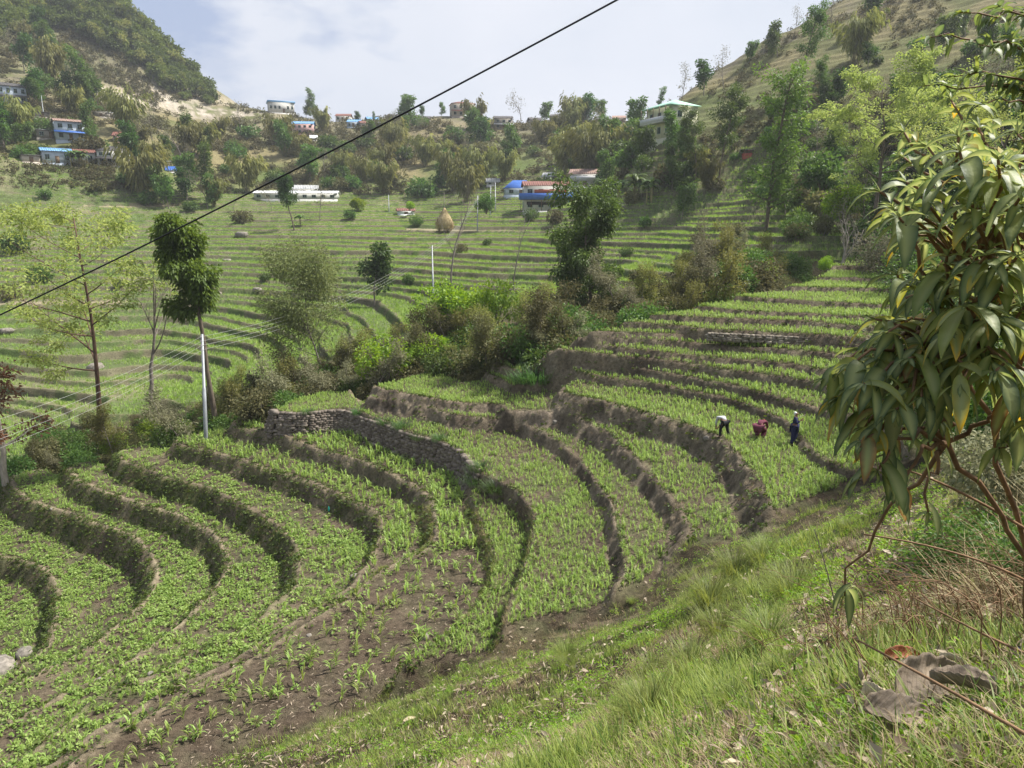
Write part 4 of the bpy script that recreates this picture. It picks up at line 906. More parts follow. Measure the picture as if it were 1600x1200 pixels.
# bushes and small trees dotted over the valley fields
for k, (u, v, w_, kd, mt, lb) in enumerate([(30,395,60,'bush','yel','yellow-green bush left of the tall thin tree crown'),(62,440,44,'bush','mid','green bush behind the trunk of the tall thin tree'),(15,470,40,'bush','olive','olive bush at the left edge of the valley fields'),(185,455,26,'bush','dark','small dark bush between the two leftmost trunks'),(415,440,22,'bush','dark','dark grassy bush beside the pale boulder in the valley fields'),(585,478,70,'broad','dark','dark leafy tree at the gully edge right of the feathery tree'),(640,445,30,'bush','mid','low green bush left of the mid-picture pole'),(650,352,26,'bush','olive','olive bush left of the haystack'),(720,395,24,'bush','mid','small green bush below the haystack'),(760,385,22,'bush','dull','dry bush right of the haystack terraces'),
 (830,345,30,'bush','dark','dark bush below the blue-skirted house'),(870,350,34,'bush','mid','green bush below the blue lean-to'),(1010,355,30,'bush','mid','green bush below the banana row'),(1065,345,40,'broad','mid','small tree on the terraces under the yellow house slope'),(1150,370,30,'bush','olive','olive bush left of the column tree'),(545,345,26,'bush','mid','bush at the foot of the yellow-green round bush'),(500,345,30,'bare','grey','thin leafless tree right of the round-headed tree'),(380,350,34,'bush','dull','dry brown bush under the drooping bamboo clump'),(300,330,30,'bush','mid','green bush above the lopped tree crown'),(230,322,34,'bush','dull','dry bush on the upper left fields'),(150,300,30,'bush','olive','olive bush at the top of the left fields'),(70,310,26,'bush','mid','green bush at the top left of the fields'),(980,400,26,'bush','rust','russet bush right of the full leafy tree crown'),(1000,440,34,'bush','dull','dry bush on the brown bank right of the full leafy tree'),(1080,430,30,'bush','dull','dry bush left of the twisted bare tree')]):
    p = H1(u, v, rmin=64)
    if np.isnan(p[0]): continue
    pk = PR[kd]; t_, c_ = pk[k % len(pk)]; s_ = w_*p[1]/FPX/{'bush': 5.2, 'broad': 8, 'bare': 6}[kd]
    plant({'bush': 'bush', 'broad': 'broad_tree', 'bare': 'bare_tree'}[kd], t_, c_, 'twig', mt, tuple(p), k, s_, lb, 'bush' if kd == 'bush' else 'tree')
# big bamboo clumps and skyline trees with a place of their own
for u, v, v0, kind, mt, lb in [(205,213,136,'bamboo','olive','large dark-hearted bamboo clump on the left hillside above the white and blue house'), (290,245,185,'bamboo','olive','wide olive bamboo clump to the right of the dark-roofed white house'),
 (335,325,272,'bamboo','olive','drooping bamboo clump behind the dark lopped tree'), (80,130,55,'bamboo','olive','olive bamboo clump below the forest on the left mountain'), (132,170,78,'slim','dark','dark slim tree on the slope left of the scree'),
 (150,238,203,'broad','dark','dark round tree between the white and blue house and the pink house'), (265,262,215,'broad','dark','dark green tree below the wide olive bamboo clump'), (1332,100,18,'bamboo','olive','tall bamboo clump near the top of the right hillside'),
 (1360,40,-20,'broad','bright','bright green tree at the top edge of the right hillside'), (1215,90,38,'broad','dark','dark round tree on the right skyline'), (1170,100,66,'broad','dark','dark tree on the right skyline above the bare slope'),
 (1100,150,98,'broad','mid','green tree on the skyline behind the pale yellow house'), (1065,165,110,'bare','grey','pale nearly leafless tree on the skyline behind the pale yellow house'), (1130,140,85,'bare','grey','pale bare tree highest behind the pale yellow house'), (1001,190,166,'broad','dark','dark flat-topped tree on the skyline left of the pale yellow house'), (1032,172,138,'slim','dark','small dark tree left of the pale skyline tree'),
 (815,200,147,'bare','grey','large bare round-headed tree on the central skyline'), (850,195,160,'broad','dark','dark tree right of the bare skyline tree'), (912,195,153,'slim','dark','umbrella-topped dark tree on the central skyline'), (940,195,155,'broad','mid','bushy tree with bare tips on the central skyline'), (630,180,149,'slim','dark','dark palm-like tree on the ridge beneath the black cable'),
 (490,180,140,'slim','mid','tall airy tree on the ridge right of the long blue-edged house'), (478,185,158,'broad','mid','dense tree on the ridge beside the long blue-edged house'), (560,195,175,'broad','dark','small dark tree before the ridge roofs'), (585,195,175,'slim','mid','thin small tree above the ridge roofs'), (610,195,170,'bare','grey','small bare tree on the ridge by the black cable'),
 (660,185,166,'broad','mid','green bush-like tree on the ridge left of the big ridge house'), (690,180,162,'broad','mid','green tree on the ridge just left of the big ridge house'), (745,180,160,'bare','grey','thin bare tree behind the big ridge house'),
 (790,282,232,'bamboo','olive','olive bamboo clump above the blue-roofed shed'), (905,250,190,'bamboo','olive','bamboo clump on the slope under the central skyline trees'), (850,225,183,'bamboo','olive','bamboo clump below the bare skyline tree'), (600,270,215,'bamboo','olive','bamboo clump in the middle of the central slope'), (665,262,205,'bamboo','olive','broad bamboo thicket left of the middle slope'),
 (895,283,250,'broad','dark','dark tree behind the red and white roofed house'), (1240,60,20,'bare','grey','bare tree on the upper right skyline'), (1300,60,5,'bare','grey','grey leafless tree beside the tall hillside bamboo'),
 (655,300,278,'broad','dark','small dark tree in the far valley above the haystack'), (527,292,265,'broad','mid','small green tree above the right end of the long white building'), (365,330,300,'bare','grey','pale bare tree beside the drooping bamboo clump'),
 (425,330,290,'bare','grey','cluster of thin leafless trees left of the round-headed tree')]:
    p = H1(u, v, rmin=50)
    if np.isnan(p[0]):
        for dv in range(2, 60, 2):
            p = H1(u, v+dv, rmin=50)
            if not np.isnan(p[0]): break
    if np.isnan(p[0]): print('SKIP', lb); continue
    pk = PR[kind]; t_, c_ = pk[(u+v) % len(pk)]; base = {'bamboo': 12, 'broad': 11, 'bare': 10.5, 'slim': 14}[kind]
    vb = 600-FPX*(p[2]*CT+p[1]*ST)/(p[1]*CT-p[2]*ST)
    ct = {'bamboo': 'bamboo', 'broad': 'tree', 'bare': 'tree', 'slim': 'tree'}[kind]
    plant({'bamboo': 'bamboo_clump', 'broad': 'broad_tree', 'bare': 'bare_tree', 'slim': 'slim_tree'}[kind], t_, c_, 'culm' if kind == 'bamboo' else 'bark', mt, tuple(p), u, span(v0, vb, p[1])/base, lb, ct)
# the wood covering the left mountain, one mass
fp = []
us = rg_.uniform(-60, 350, 2600); vs = rg_.uniform(-40, 175, 2600)
polyF = np.array([(-60,-40),(130,-40),(210,30),(262,85),(310,128),(350,165),(300,165),(262,145),(215,108),(150,75),(110,55),(60,45),(-60,80)], float)
m = inpoly(us, vs, polyF); hp = hit(us[m], vs[m], 100); hp = hp[~np.isnan(hp[:, 0])][:430]
FT = [bush_mesh(150+s, 4.4, 6.2, 420, 1.15, 7)[1] for s in range(1)]
def bush_arr(seed, R, H, nl, leaf, lobes=7):
    rng = np.random.default_rng(seed); C = MB()
    for i in range(lobes):
        a = rng.uniform(0, 6.28); q = R*.6*math.sqrt(rng.uniform(0, 1)); h = H*rng.uniform(.4, .8)
        c = np.array((q*math.cos(a), q*math.sin(a), h)); n = nl//lobes
        u = rng.normal(size=(n, 3)); u /= np.linalg.norm(u, axis=1)[:, None]; P = c+u*R*rng.uniform(.3, .48)*rng.uniform(.5, 1.05, n)[:, None]
        leaves(P, u+rng.normal(0, .5, (n, 3)), rng.uniform(.7, 1.3, n)*leaf, rng.uniform(.6, 1., n)*leaf*.7, np.clip(rng.uniform(.1, .85, n), 0, .92), .25, rng, C)
    return C.arr()
bpy.data.meshes.remove(FT[0])
stamp('mountain_wood', [bush_arr(160+s, 4.0, 7.0, 560, .95) for s in range(6)], hp-np.array((0, 0, 1.)), rg_.uniform(0, 6.28, len(hp)), rg_.uniform(.35, 1.0, len(hp))**.8*1.45, M['wood_leaf'], .45)
tag(bpy.data.objects['mountain_wood'], kind='stuff')
sel_ = rg_.uniform(0, 1, len(hp)) < .25
stamp('lighter_wood_crowns', [bush_arr(190+s, 3.0, 7.6, 420, .8) for s in range(3)], hp[sel_]+np.array((3, -2, -.5)), rg_.uniform(0, 6.28, sel_.sum()), rg_.uniform(.5, 1.1, sel_.sum()), M['olive'], .4); tag(bpy.data.objects['lighter_wood_crowns'], kind='stuff')
# scrub that covers the slopes between the trees
us = rg_.uniform(-20, 1620, 26000); vs = rg_.uniform(-20, 330, 26000)
hp = hit(us, vs, 80); hp = hp[~np.isnan(hp[:, 0])]; hp = hp[(hp[:, 2] > 9) & (fbm(hp[:, 0]/14, hp[:, 1]/14, 201, 3) > -.12) & ((hp[:, 1] > 205) | (rg_.uniform(0, 1, len(hp)) < .42))]
sc_ = np.clip(hp[:, 1]/260., .30, 1.3)*rg_.uniform(.5, 1.2, len(hp))
stamp('slope_scrub', [bush_arr(170+s, 1.6, 1.3, 46, .62, 3) for s in range(6)], hp-np.array((0, 0, .1)), rg_.uniform(0, 6.28, len(hp)), sc_, M['dull'], .4)
tag(bpy.data.objects['slope_scrub'], kind='stuff')
# ------------------------------------------------------------------ houses
M['white'] = solid('lime_washed_wall', (.52, .515, .495), .85, .12, 1.2)
M['cream'] = solid('pale_yellow_wall', (.56, .55, .41), .85, .1, 1.2)
M['lblue'] = solid('pale_blue_wall', (.42, .48, .56), .8, .12, 1.2)
M['pink'] = solid('pink_wall', (.55, .36, .34), .85, .12, 1.2)
M['beige'] = solid('beige_wall', (.46, .41, .35), .85, .12, 1.2)
M['gstone'] = solid('grey_stone_wall', (.26, .24, .21), .9, .3, 3, .6)
M['rblue'] = solid('blue_sheet_roof', (.045, .13, .42), .5, .15, 2)
M['rlblue'] = solid('light_blue_sheet_roof', (.16, .34, .58), .5, .15, 2)
M['rred'] = solid('rust_red_sheet_roof', (.20, .085, .065), .6, .25, 2)
M['rpink'] = solid('faded_terracotta_roof', (.30, .20, .165), .7, .25, 2)
M['rdark'] = solid('dark_slate_roof', (.085, .08, .08), .7, .25, 2)
M['rgrey'] = solid('grey_sheet_roof', (.42, .43, .44), .5, .2, 2)
M['rgreen'] = solid('pale_green_roof', (.36, .60, .48), .55, .12, 2)
M['rwhite'] = solid('white_sheet_roof', (.72, .74, .76), .5, .1, 2)
M['redwall'] = solid('brick_red_wall', (.33, .09, .06), .8, .2, 3)
M['wood'] = solid('weathered_wood', (.16, .11, .07), .8, .3, 6)
M['frame'] = solid('window_frame_paint', (.22, .33, .30), .6, .1, 5)
M['glass'] = solid('dark_window_pane', (.02, .025, .03), .15, .1, 2, spec=.6)
M['open_shade'] = solid('painted_interior_shade', (.02, .018, .016), .9, .2, 2)  # near-black colour standing in for the shade inside the openings
M['rail'] = solid('grey_white_railing', (.48, .49, .50), .6, .1, 3)
def sheet_roof(kind, w, d, rise, ov):
    mb = MB(); W = w/2+ov; D = d/2+ov; t = .08
    if kind == 'gable':
        prof = [(-D, 0), (0, rise), (D, 0)]
        for (y0, z0), (y1, z1) in zip(prof[:-1], prof[1:]):
            n = max(6, int(W*2/.5)); xs = np.linspace(-W, W, n+1)
            for i in range(n):
                zz = .03 if i % 2 else 0
                v = [(xs[i], y0, z0+zz), (xs[i+1], y0, z0+zz), (xs[i+1], y1, z1+zz), (xs[i], y1, z1+zz)]; v += [(a, b, c-t) for a, b, c in v]
                mb.add(v, [(0,1,2,3),(7,6,5,4),(0,4,5,1),(1,5,6,2),(2,6,7,3),(3,7,4,0)])
        for s in (-1, 1):
            X = s*(w/2); v = [(X, -d/2, -t), (X, d/2, -t), (X, 0, rise-t*1.5), (X-s*.1, -d/2, -t), (X-s*.1, d/2, -t), (X-s*.1, 0, rise-t*1.5)]
            mb.add(v, [(0,1,4,3),(1,2,5,4),(2,0,3,5)], [(0,1,2),(5,4,3)])
    elif kind == 'hip':
        r = max(0, W-D*.9); v = [(-W,-D,0),(W,-D,0),(W,D,0),(-W,D,0),(-r,0,rise),(r,0,rise),(-W,-D,-t),(W,-D,-t),(W,D,-t),(-W,D,-t)]
        mb.add(v, [(0,1,5,4),(2,3,4,5),(9,8,7,6),(0,6,7,1),(1,7,8,2),(2,8,9,3),(3,9,6,0)], [(1,2,5),(3,0,4)])
    elif kind == 'shed':
        v = [(-W,-D,0),(W,-D,0),(W,D,rise),(-W,D,rise)]; v += [(a, b, c-t) for a, b, c in v]
        mb.add(v, [(0,1,2,3),(7,6,5,4),(0,4,5,1),(1,5,6,2),(2,6,7,3),(3,7,4,0)])
    else:
        mb.box((0, 0, t), (2*W, 2*D, t*2.4))
        for s in (-1, 1): mb.box((0, s*(D-.08), .45), (2*W-.02, .14, .55)); mb.box((s*(W-.08), 0, .45), (.14, 2*D-.34, .55))
    return mb.me('roof')
def window(par, x, y, z, w, h, side=0, fr='frame', name='window'):
    """frame with a pane; side 0 = front (-y), 1 = right (+x), 2 = left (-x)"""
    f = MB(); p = MB(); b = .09
    f.box((0, 0, h/2+b/2), (w+2*b, .09, b)); f.box((0, 0, -h/2-b/2), (w+2*b, .12, b)); f.box((-w/2-b/2, 0, 0), (b, .09, h)); f.box((w/2+b/2, 0, 0), (b, .09, h)); f.box((0, -.005, 0), (.06, .07, h))
    p.box((0, .02, 0), (w, .03, h))
    o = obj(name, f.me('window_frame'), M[fr], par, (x, y, z)); o.rotation_euler = (0, 0, {0: 0, 1: math.pi/2, 2: -math.pi/2}[side])
    obj('pane', p.me('pane'), M['glass'], o)
def house(name, u, v, wpx, hpx, yaw, dep, wall, roof, label, cat='house', rk='gable', rise=1.3, ov=.4, wins=2, floors=1, band=None, bal=None, d=None, fr='frame', lift=0., door=True):
    p = PD(u, v, d) if d else H1(u, v, rmin=50)
    if np.isnan(p[0]):
        for dv in range(1, 40):
            p = H1(u, v+dv, rmin=50)
            if not np.isnan(p[0]): break
    D = p[1]; w = wpx*D/FPX/max(.3, abs(math.cos(yaw))); h = hpx*D/FPX
    wh = h-rise*.85 if rk != 'flat' else h-.4
    az = math.atan2(p[0], p[1]); e = empty(name, (p[0], p[1]+dep*.35, p[2]+lift), -az+yaw); tag(e, label, cat)
    b = MB(); b.box((0, 0, wh/2), (w, dep, wh)); b.box((0, 0, -1.5), (w+.3, dep+.3, 3.)); obj('wall', b.me('house_wall'), M[wall], e)
    obj('roof', sheet_roof(rk, w, dep, rise, ov), M[roof], e, (0, 0, wh+.085 if rk != 'flat' else wh+.0))
    fh = wh/floors
    for f in range(floors):
        zc = fh*(f+.52)
        n = wins
        for i in range(n):
            x = -w/2+w*(i+.5)/n
            if door and f == 0 and i == n//2:
                dm = MB(); dm.box((0, 0, min(1.0, fh*.4)), (.95, .08, min(2., fh*.8))); obj('door', dm.me('door'), M['wood'], e, (x, -dep/2-.03, 0)); continue
            window(e, x, -dep/2-.035, zc, min(1.1, w/n*.4), min(1.25, fh*.42), 0, fr)
        if dep > 4: window(e, w/2+.035, 0, zc, 1., min(1.2, fh*.42), 1, fr); window(e, -w/2-.035, 0, zc, 1., min(1.2, fh*.42), 2, fr)
    if band:
        bm = MB(); z = fh; W = w+1.; 
        v_ = [(-W/2, -dep/2-1.3, z-.45), (W/2, -dep/2-1.3, z-.45), (W/2, -dep/2-.01, z+.15), (-W/2, -dep/2-.01, z+.15)]; v_ += [(a, b_, c-.07) for a, b_, c in v_]
        bm.add(v_, [(0,1,2,3),(7,6,5,4),(0,4,5,1),(1,5,6,2),(2,6,7,3),(3,7,4,0)]); obj('awning', bm.me('awning'), M[band], e)
    return e, w, wh, D
V1 = 'left village'
house('village_house', 104, 224, 38, 31, .12, 6, 'lblue', 'rpink', 'two-storey white and pale blue house with blue awning and terracotta roof on the left hillside', floors=2, wins=3, band='rblue', rise=1.0)
house('village_house', 83, 256, 38, 22, .1, 5, 'lblue', 'rlblue', 'blue-roofed half of the long low house in the left village', wins=3, rise=1.)
house('village_house', 119, 256, 40, 20, .1, 5, 'white', 'rred', 'rust-red-roofed half of the long low house in the left village', wins=3, rise=1.)
house('village_house', 173, 256, 42, 25, -.1, 7, 'white', 'rdark', 'white two-storey house with dark slate hip roof in the left village', rk='hip', floors=2, wins=4, band='rdark', rise=1.6)
house('village_house', 185, 223, 14, 14, -.3, 4, 'pink', 'rred', 'small pink house above the dark-roofed white house', wins=2)
house('shed', 67, 221, 24, 14, .2, 4, 'gstone', 'rgrey', 'grey stone shed just left of the white and blue house', 'shed', wins=2, rk='shed', rise=.6)
house('village_house', 12, 163, 36, 30, .15, 6, 'lblue', 'rdark', 'dark-roofed pale blue house cut by the left edge of the picture', floors=2, wins=4, band='rdark')
house('shed', 60, 184, 20, 9, .2, 4, 'gstone', 'rdark', 'dark low shed uphill from the white and blue house', 'shed', wins=1, rk='shed', rise=.5)
house('shed', 140, 224, 12, 9, .0, 3, 'white', 'rwhite', 'tiny white shed between the white and blue house and the pink house', 'shed', wins=1, rk='shed', rise=.3)
house('shed', 158, 184, 18, 8, -.3, 4, 'gstone', 'rwhite', 'white-roofed low shed on the slope left of the large bamboo', 'shed', wins=1, rk='shed', rise=.5)
house('shed', 172, 186, 16, 8, -.3, 4, 'gstone', 'rwhite', 'white-roofed low shed touching the large bamboo clump', 'shed', wins=1, rk='shed', rise=.5)
house('shed', 253, 259, 16, 7, -.2, 3, 'gstone', 'rgrey', 'grey-roofed shed below the wide olive bamboo clump', 'shed', wins=1, rk='shed', rise=.4)
house('shed', 267, 269, 14, 7, -.2, 3, 'white', 'rblue', 'small blue-roofed shed below the wide olive bamboo clump', 'shed', wins=1)
house('shed', 382, 281, 14, 8, -.2, 3, 'lblue', 'rlblue', 'tiny light blue shed left of the long white building', 'shed', wins=1)
house('shed', 42, 256, 22, 12, .2, 4, 'beige', 'rdark', 'brown open shed left of the blue-roofed low house', 'shed', wins=1, rk='shed', rise=.5)
house('long_building', 462, 314, 120, 12, -.18, 6, 'white', 'rwhite', 'very long low white building at the head of the valley fields', 'building', wins=9, rise=.8)
house('small_building', 468, 305, 50, 12, -.1, 5, 'white', 'rgrey', 'short white building directly behind the long white building', 'building', wins=4)
house('ridge_house', 437, 174, 36, 16, .1, 7, 'white', 'rlblue', 'flat-roofed white house with blue edges on the left part of the ridge', rk='flat', wins=6, ov=.5)
house('ridge_house', 473, 212, 30, 18, -.2, 6, 'pink', 'rlblue', 'pinkish white house with blue roof just below the ridge', floors=2, wins=4)
house('shed', 489, 220, 9, 7, 0, 3, 'white', 'rwhite', 'tiny white hut beside the pinkish white ridge house', 'shed', wins=1)
house('ridge_house', 536, 188, 20, 10, -.2, 6, 'white', 'rred', 'long red-roofed house on the ridge left of the blue roofs', wins=3)
house('ridge_house', 553, 200, 18, 11, -.2, 6, 'lblue', 'rlblue', 'blue-roofed house on the ridge left of the red-roofed hut', wins=3)
house('ridge_house', 569, 203, 16, 11, .2, 6, 'beige', 'rred', 'red-roofed hut on the ridge between two blue roofs', wins=2)
house('ridge_house', 580, 194, 16, 9, .2, 6, 'white', 'rlblue', 'blue-roofed house on the ridge right of the red-roofed hut', wins=2)
house('ridge_house', 600, 202, 18, 10, 0, 6, 'gstone', 'rdark', 'dark-roofed house on the ridge beneath the black cable', wins=2)
house('ridge_house', 722, 178, 34, 22, .15, 8, 'beige', 'rred', 'large two-storey beige house with red-brown roof on the highest ridge', floors=2, wins=4, rk='hip', band='rred')
house('ridge_house', 745, 178, 14, 16, .15, 6, 'white', 'rdark', 'narrow dark-roofed wing right of the large beige ridge house', floors=2, wins=2)
house('shed', 731, 190, 9, 8, 0, 3, 'rwhite', 'rwhite', 'tiny bright white hut just below the large beige ridge house', 'shed', wins=1)
house('ridge_house', 786, 202, 26, 18, .1, 6, 'gstone', 'rdark', 'grey two-storey house with dark awning left of the bare skyline tree', floors=2, wins=3, band='rgrey')
for k, (u, v, wd, rf, lb) in enumerate([(872, 190, 20, 'rdark', 'dark-roofed low house on the skyline right of the bare round tree'), (895, 190, 16, 'rpink', 'terracotta-roofed low house on the central skyline'), (968, 192, 18, 'rpink', 'pinkish roofed low house on the skyline left of the flat-topped tree'),
     (660, 194, 22, 'rdark', 'dark-roofed low house left of the large beige ridge house'), (505, 180, 12, 'rred', 'small red-roofed hut right of the airy ridge tree'), (835, 195, 16, 'rdark', 'dark-roofed hut directly right of the bare round tree')]):
    house('ridge_house', u, v, wd, 10, .1*k-.2, 5, 'beige' if k % 2 else 'gstone', rf, lb, wins=2)
house('shed', 633, 336, 24, 8, .1, 3, 'rwhite', 'rred', 'small open shed with red roof in the middle of the valley fields', 'shed', wins=1, rise=.7)
house('shed', 770, 292, 18, 9, 0, 4, 'white', 'rgrey', 'small white shed left of the tent-like blue roof', 'shed', wins=2)
house('shed', 812, 305, 44, 20, .15, 5, 'lblue', 'rblue', 'low house with tent-like bright blue roof left of the red-roofed blue house', 'house', rk='hip', rise=2.2, wins=3)
house('shed', 1168, 246, 11, 6, .2, 2, 'redwall', 'rdark', 'small dark brown hut on the bare right slope', 'shed', wins=1, rk='shed', rise=.2)
# the blue walled house
e, w, wh, D = house('blue_house', 852, 331, 66, 43, .1, 7, 'white', 'rred', 'house with bright blue balcony skirting and red roof above the valley fields', floors=2, wins=4, rise=1.2, door=False)
b = MB(); b.box((0, -4.3, wh*.5+.45), (w+2.2, .06, 1.5)); b.box((w/2+1.1, -2.1, wh*.5+.45), (.06, 4.35, 1.5)); b.box((-w/2-1.1, -2.1, wh*.5+.45), (.06, 4.35, 1.5))
obj('balcony_skirting', b.me('balcony_skirting'), M['rblue'], e)
b = MB(); b.box((0, -3.9, wh*.5-.35), (w+2.1, .7, .12)); [b.box((-w/2-.9+k*(w+1.8)/5, -4.15, (wh*.5-.42)/2), (.14, .14, wh*.5-.42)) for k in range(6)]; obj('balcony_floor', b.me('balcony_floor'), M['wood'], e)
b = MB(); b.box((0, -3.6, wh*.5-1.1), (w*.9, .05, .75)); obj('opening_shade_sheet', b.me('opening_shade_sheet'), M['open_shade'], e)  # dark sheet before the ground-floor wall, painted shade of its openings
b = MB(); b.box((w*.1, -.3, wh*.5+1.6), (w*.75, 7.2, .9)); obj('red_wall', b.me('red_wall'), M['redwall'], e)
house('shed', 889, 316, 24, 13, .1, 4, 'rblue', 'rblue', 'bright blue sheet-walled lean-to joined to the right of the blue-skirted house', 'shed', rk='shed', rise=.5, wins=1)
e, w, wh, D = house('terracotta_house', 917, 293, 46, 24, -.1, 6, 'white', 'rpink', 'white house with faded terracotta gable roof behind the blue-skirted house', floors=2, wins=3, rise=1.4)
b = MB(); b.box((-.5, -3.9, wh*.5+.5), (w*.8, .06, .95)); b.box((-.5, -3.5, wh*.5), (w*.8, .8, .1)); obj('balcony', b.me('balcony'), M['rail'], e)
house('shed', 858, 283, 14, 10, -.2, 4, 'white', 'rgrey', 'small white gabled shed behind the roofs left of the terracotta house', 'shed', wins=1)
# the pale yellow house seen on its corner
p = H1(1050, 214, rmin=50); D = p[1]; az = math.atan2(p[0], p[1])
e = empty('yellow_house', (p[0], p[1], p[2]), -az+.62); tag(e, 'pale yellow two-storey house with pale green roof and long shaded balcony on the right hillside', 'house')
S_ = D/160.; w, dp, wh = 6.2*S_, 9.5*S_, 6.2*S_   # local: front right face along +x, long side along +y on the left
b = MB(); b.box((w/2, dp/2, wh/2), (w, dp, wh)); b.box((w/2, dp/2, -1.5), (w+.3, dp+.3, 3)); obj('wall', b.me('wall'), M['cream'], e)
r = obj('roof', sheet_roof('hip', dp+.3, w+1.0, 1.5*S_, .35), M['rgreen'], e, (w/2-.4, dp/2, wh+.09)); r.rotation_euler = (0, 0, math.pi/2)
b = MB(); b.box((-.85, dp/2, wh*.5), (1.7, dp, .14)); obj('balcony_floor', b.me('balcony_floor'), M['rail'], e)
b = MB(); b.box((-1.66, dp/2, wh*.5+.55), (.05, dp, .95)); b.box((-.85, .02, wh*.5+.55), (1.58, .05, .95)); obj('railing', b.me('railing'), M['rail'], e)
for k in range(5):
    b = MB(); b.box((0, 0, wh*.25), (.12, .12, wh*.46)); obj('post', b.me('post'), M['wood'], e, (-1.6, .3+k*(dp-.6)/4, wh*.5+.1))
for f in (0, 1):
    for x in (.27, .73): window(e, w*x, -.04, wh*(.27+.47*f), .95*S_, 1.15*S_, 0)
    for y_ in (.2, .5, .8): window(e, -.04, dp*y_, wh*(.27+.47*f), .95*S_, 1.2*S_, 2)
b = MB(); b.box((0, 0, .95*S_), (.9, .08, 1.9*S_)); obj('door', b.me('door'), M['wood'], e, (w*.5, -.03, 0))
# ------------------------------------------------------------------ poles, wires, cable
M['steel'] = solid('galvanised_pole', (.27, .29, .31), .5, .2, 2.5, metal=.3)
M['wire'] = solid('pale_aluminium_wire', (.38, .38, .37), .6, .05, 3)
M['black'] = solid('black_cable_sheath', (.02, .02, .022), .5, .1, 10)
M['iron'] = solid('dark_iron_fitting', (.14, .13, .13), .6, .2, 8)
tops = {}
def pole(u, v, v0, u0, lb, d=None, r=.11, key=None, arm=True):
    p = np.array(PD(u, v, d)) if d else H1(u, v, rmin=20)
    H = (v-v0)*p[1]/FPX/CT*1.0; e = empty('electric_pole', tuple(p)); tag(e, lb, 'pole', None)
    dx = (u0-u)*p[1]/FPX
    b = MB(); b.tube([(0, 0, -1), (0, 0, 0), (dx*.5, 0, H*.5), (dx*.501, 0, H*.501), (dx, 0, H)], [r*1.15, r*1.15, r, r*.82, r*.7], 12); obj('shaft', b.me('shaft', True), M['steel'], e)
    if arm:
        for k in range(4):
            b = MB(); z = H-.15-k*.32; b.tube([(dx*z/H-.02, -.0, z), (dx*z/H-.02, -r-.14, z)], .03, 8); b.tube([(dx*z/H-.02, -r-.12, z-.07), (dx*z/H-.02, -r-.12, z+.07)], [.05, .05], 8); obj('insulator', b.me('insulator'), M['iron'], e)
    tops[key] = [np.array(p)+np.array((dx, -r-.14, H-.15-k*.32)) for k in range(5)]
    return e
pole(322, 688, 518, 331, 'leaning silver steel pole standing on the near terrace edge', None, .13, 'a')
pole(677, 470, 387, 677, 'silver electric pole rising from the gully bushes in mid picture', 103, .12, 'b')
pole(746, 362, 311, 747, 'silver electric pole right of the haystack', None, .12, 'c', False)
pole(766, 336, 296, 767, 'distant electric pole left of the pair below the blue roof', None, .12, 'd', False)
pole(774, 330, 290, 774, 'distant electric pole right of the pair below the blue roof', None, .12, 'e', False)
pole(608, 334, 310, 608, 'short distant electric pole at the head of the valley fields', None, .11, 'f', False)
pole(69, 186, 156, 69, 'distant grey pole above the left village', None, .12, 'g', False)
off = [PD(u, v, 30.) for u, v in [(-120, 690), (-120, 712), (-120, 728), (-120, 745), (-120, 752)]]
def wire(a, b_, sag, r, lb, cat, name, mat, grp=None):
    t = np.linspace(0, 1, 33)[:, None]; P = a*(1-t)+b_*t; P[:, 2] -= (sag*4*t*(1-t))[:, 0]; mb = MB(); mb.tube(P, r, 6)
    o = obj(name, mb.me(name, True), M[mat]); tag(o, lb, cat, grp); return o
nm = ['uppermost', 'second', 'third', 'fourth', 'lowest']
for k in range(4): wire(off[k], tops['a'][k], .5, .007, '%s pale wire running from the leaning silver pole to the left edge' % nm[k], 'wire', 'power_line', 'wire')
for k in range(4): wire(tops['a'][k], tops['b'][k], 1.5, .009, '%s pale wire between the leaning silver pole and the mid-picture pole' % nm[k], 'wire', 'power_line', 'wire')
for k in range(3): wire(tops['b'][k], tops['c'][k], 1.2, .012, '%s pale wire between the mid-picture pole and the pole by the haystack' % nm[k], 'wire', 'power_line', 'wire')
wire(PD(-260, 610, 9.), PD(1180, -118, 6.5), .12, .0085, 'thick black cable crossing the whole upper left of the view', 'cable', 'overhead_cable', 'black')
# ------------------------------------------------------------------ haystack
p = H1(695, 364, rmin=60); sc_ = p[1]/125.
M['hay'] = solid('dry_hay', (.34, .27, .15), .95, .3, 4, .8)
e = empty('haystack', tuple(p), 0, sc_); tag(e, 'tall conical straw haystack built round a pole in the valley fields', 'haystack')
mb = MB(); prof = [(0, .95), (.5, 1.35), (1.1, 1.45), (1.9, 1.1), (2.6, .6), (3.1, .35), (3.5, .1)]; n = 18
V_ = [((r_*(1+.08*random.uniform(-1, 1)))*math.cos(a), (r_*(1+.08*random.uniform(-1, 1)))*math.sin(a), z_+.5+.08*random.uniform(-1, 1)) for z_, r_ in prof for a in np.arange(n)*2*math.pi/n]
Q = [(i*n+j, i*n+(j+1) % n, (i+1)*n+(j+1) % n, (i+1)*n+j) for i in range(len(prof)-1) for j in range(n)]; mb.add(V_, Q); mb.add([(1.2*math.cos(a), 1.2*math.sin(a), .5) for a in np.arange(n)*2*math.pi/n]+[(0, 0, .5)], None, [((j+1) % n, j, n) for j in range(n)])
obj('stack', mb.me('stack', True), M['hay'], e)
mb = MB(); m_ = 1400; a = RNG.uniform(0, 6.28, m_); zz = RNG.uniform(.3, 3.8, m_); rr_ = np.interp(zz-.5, [a_[0] for a_ in prof], [a_[1] for a_ in prof])
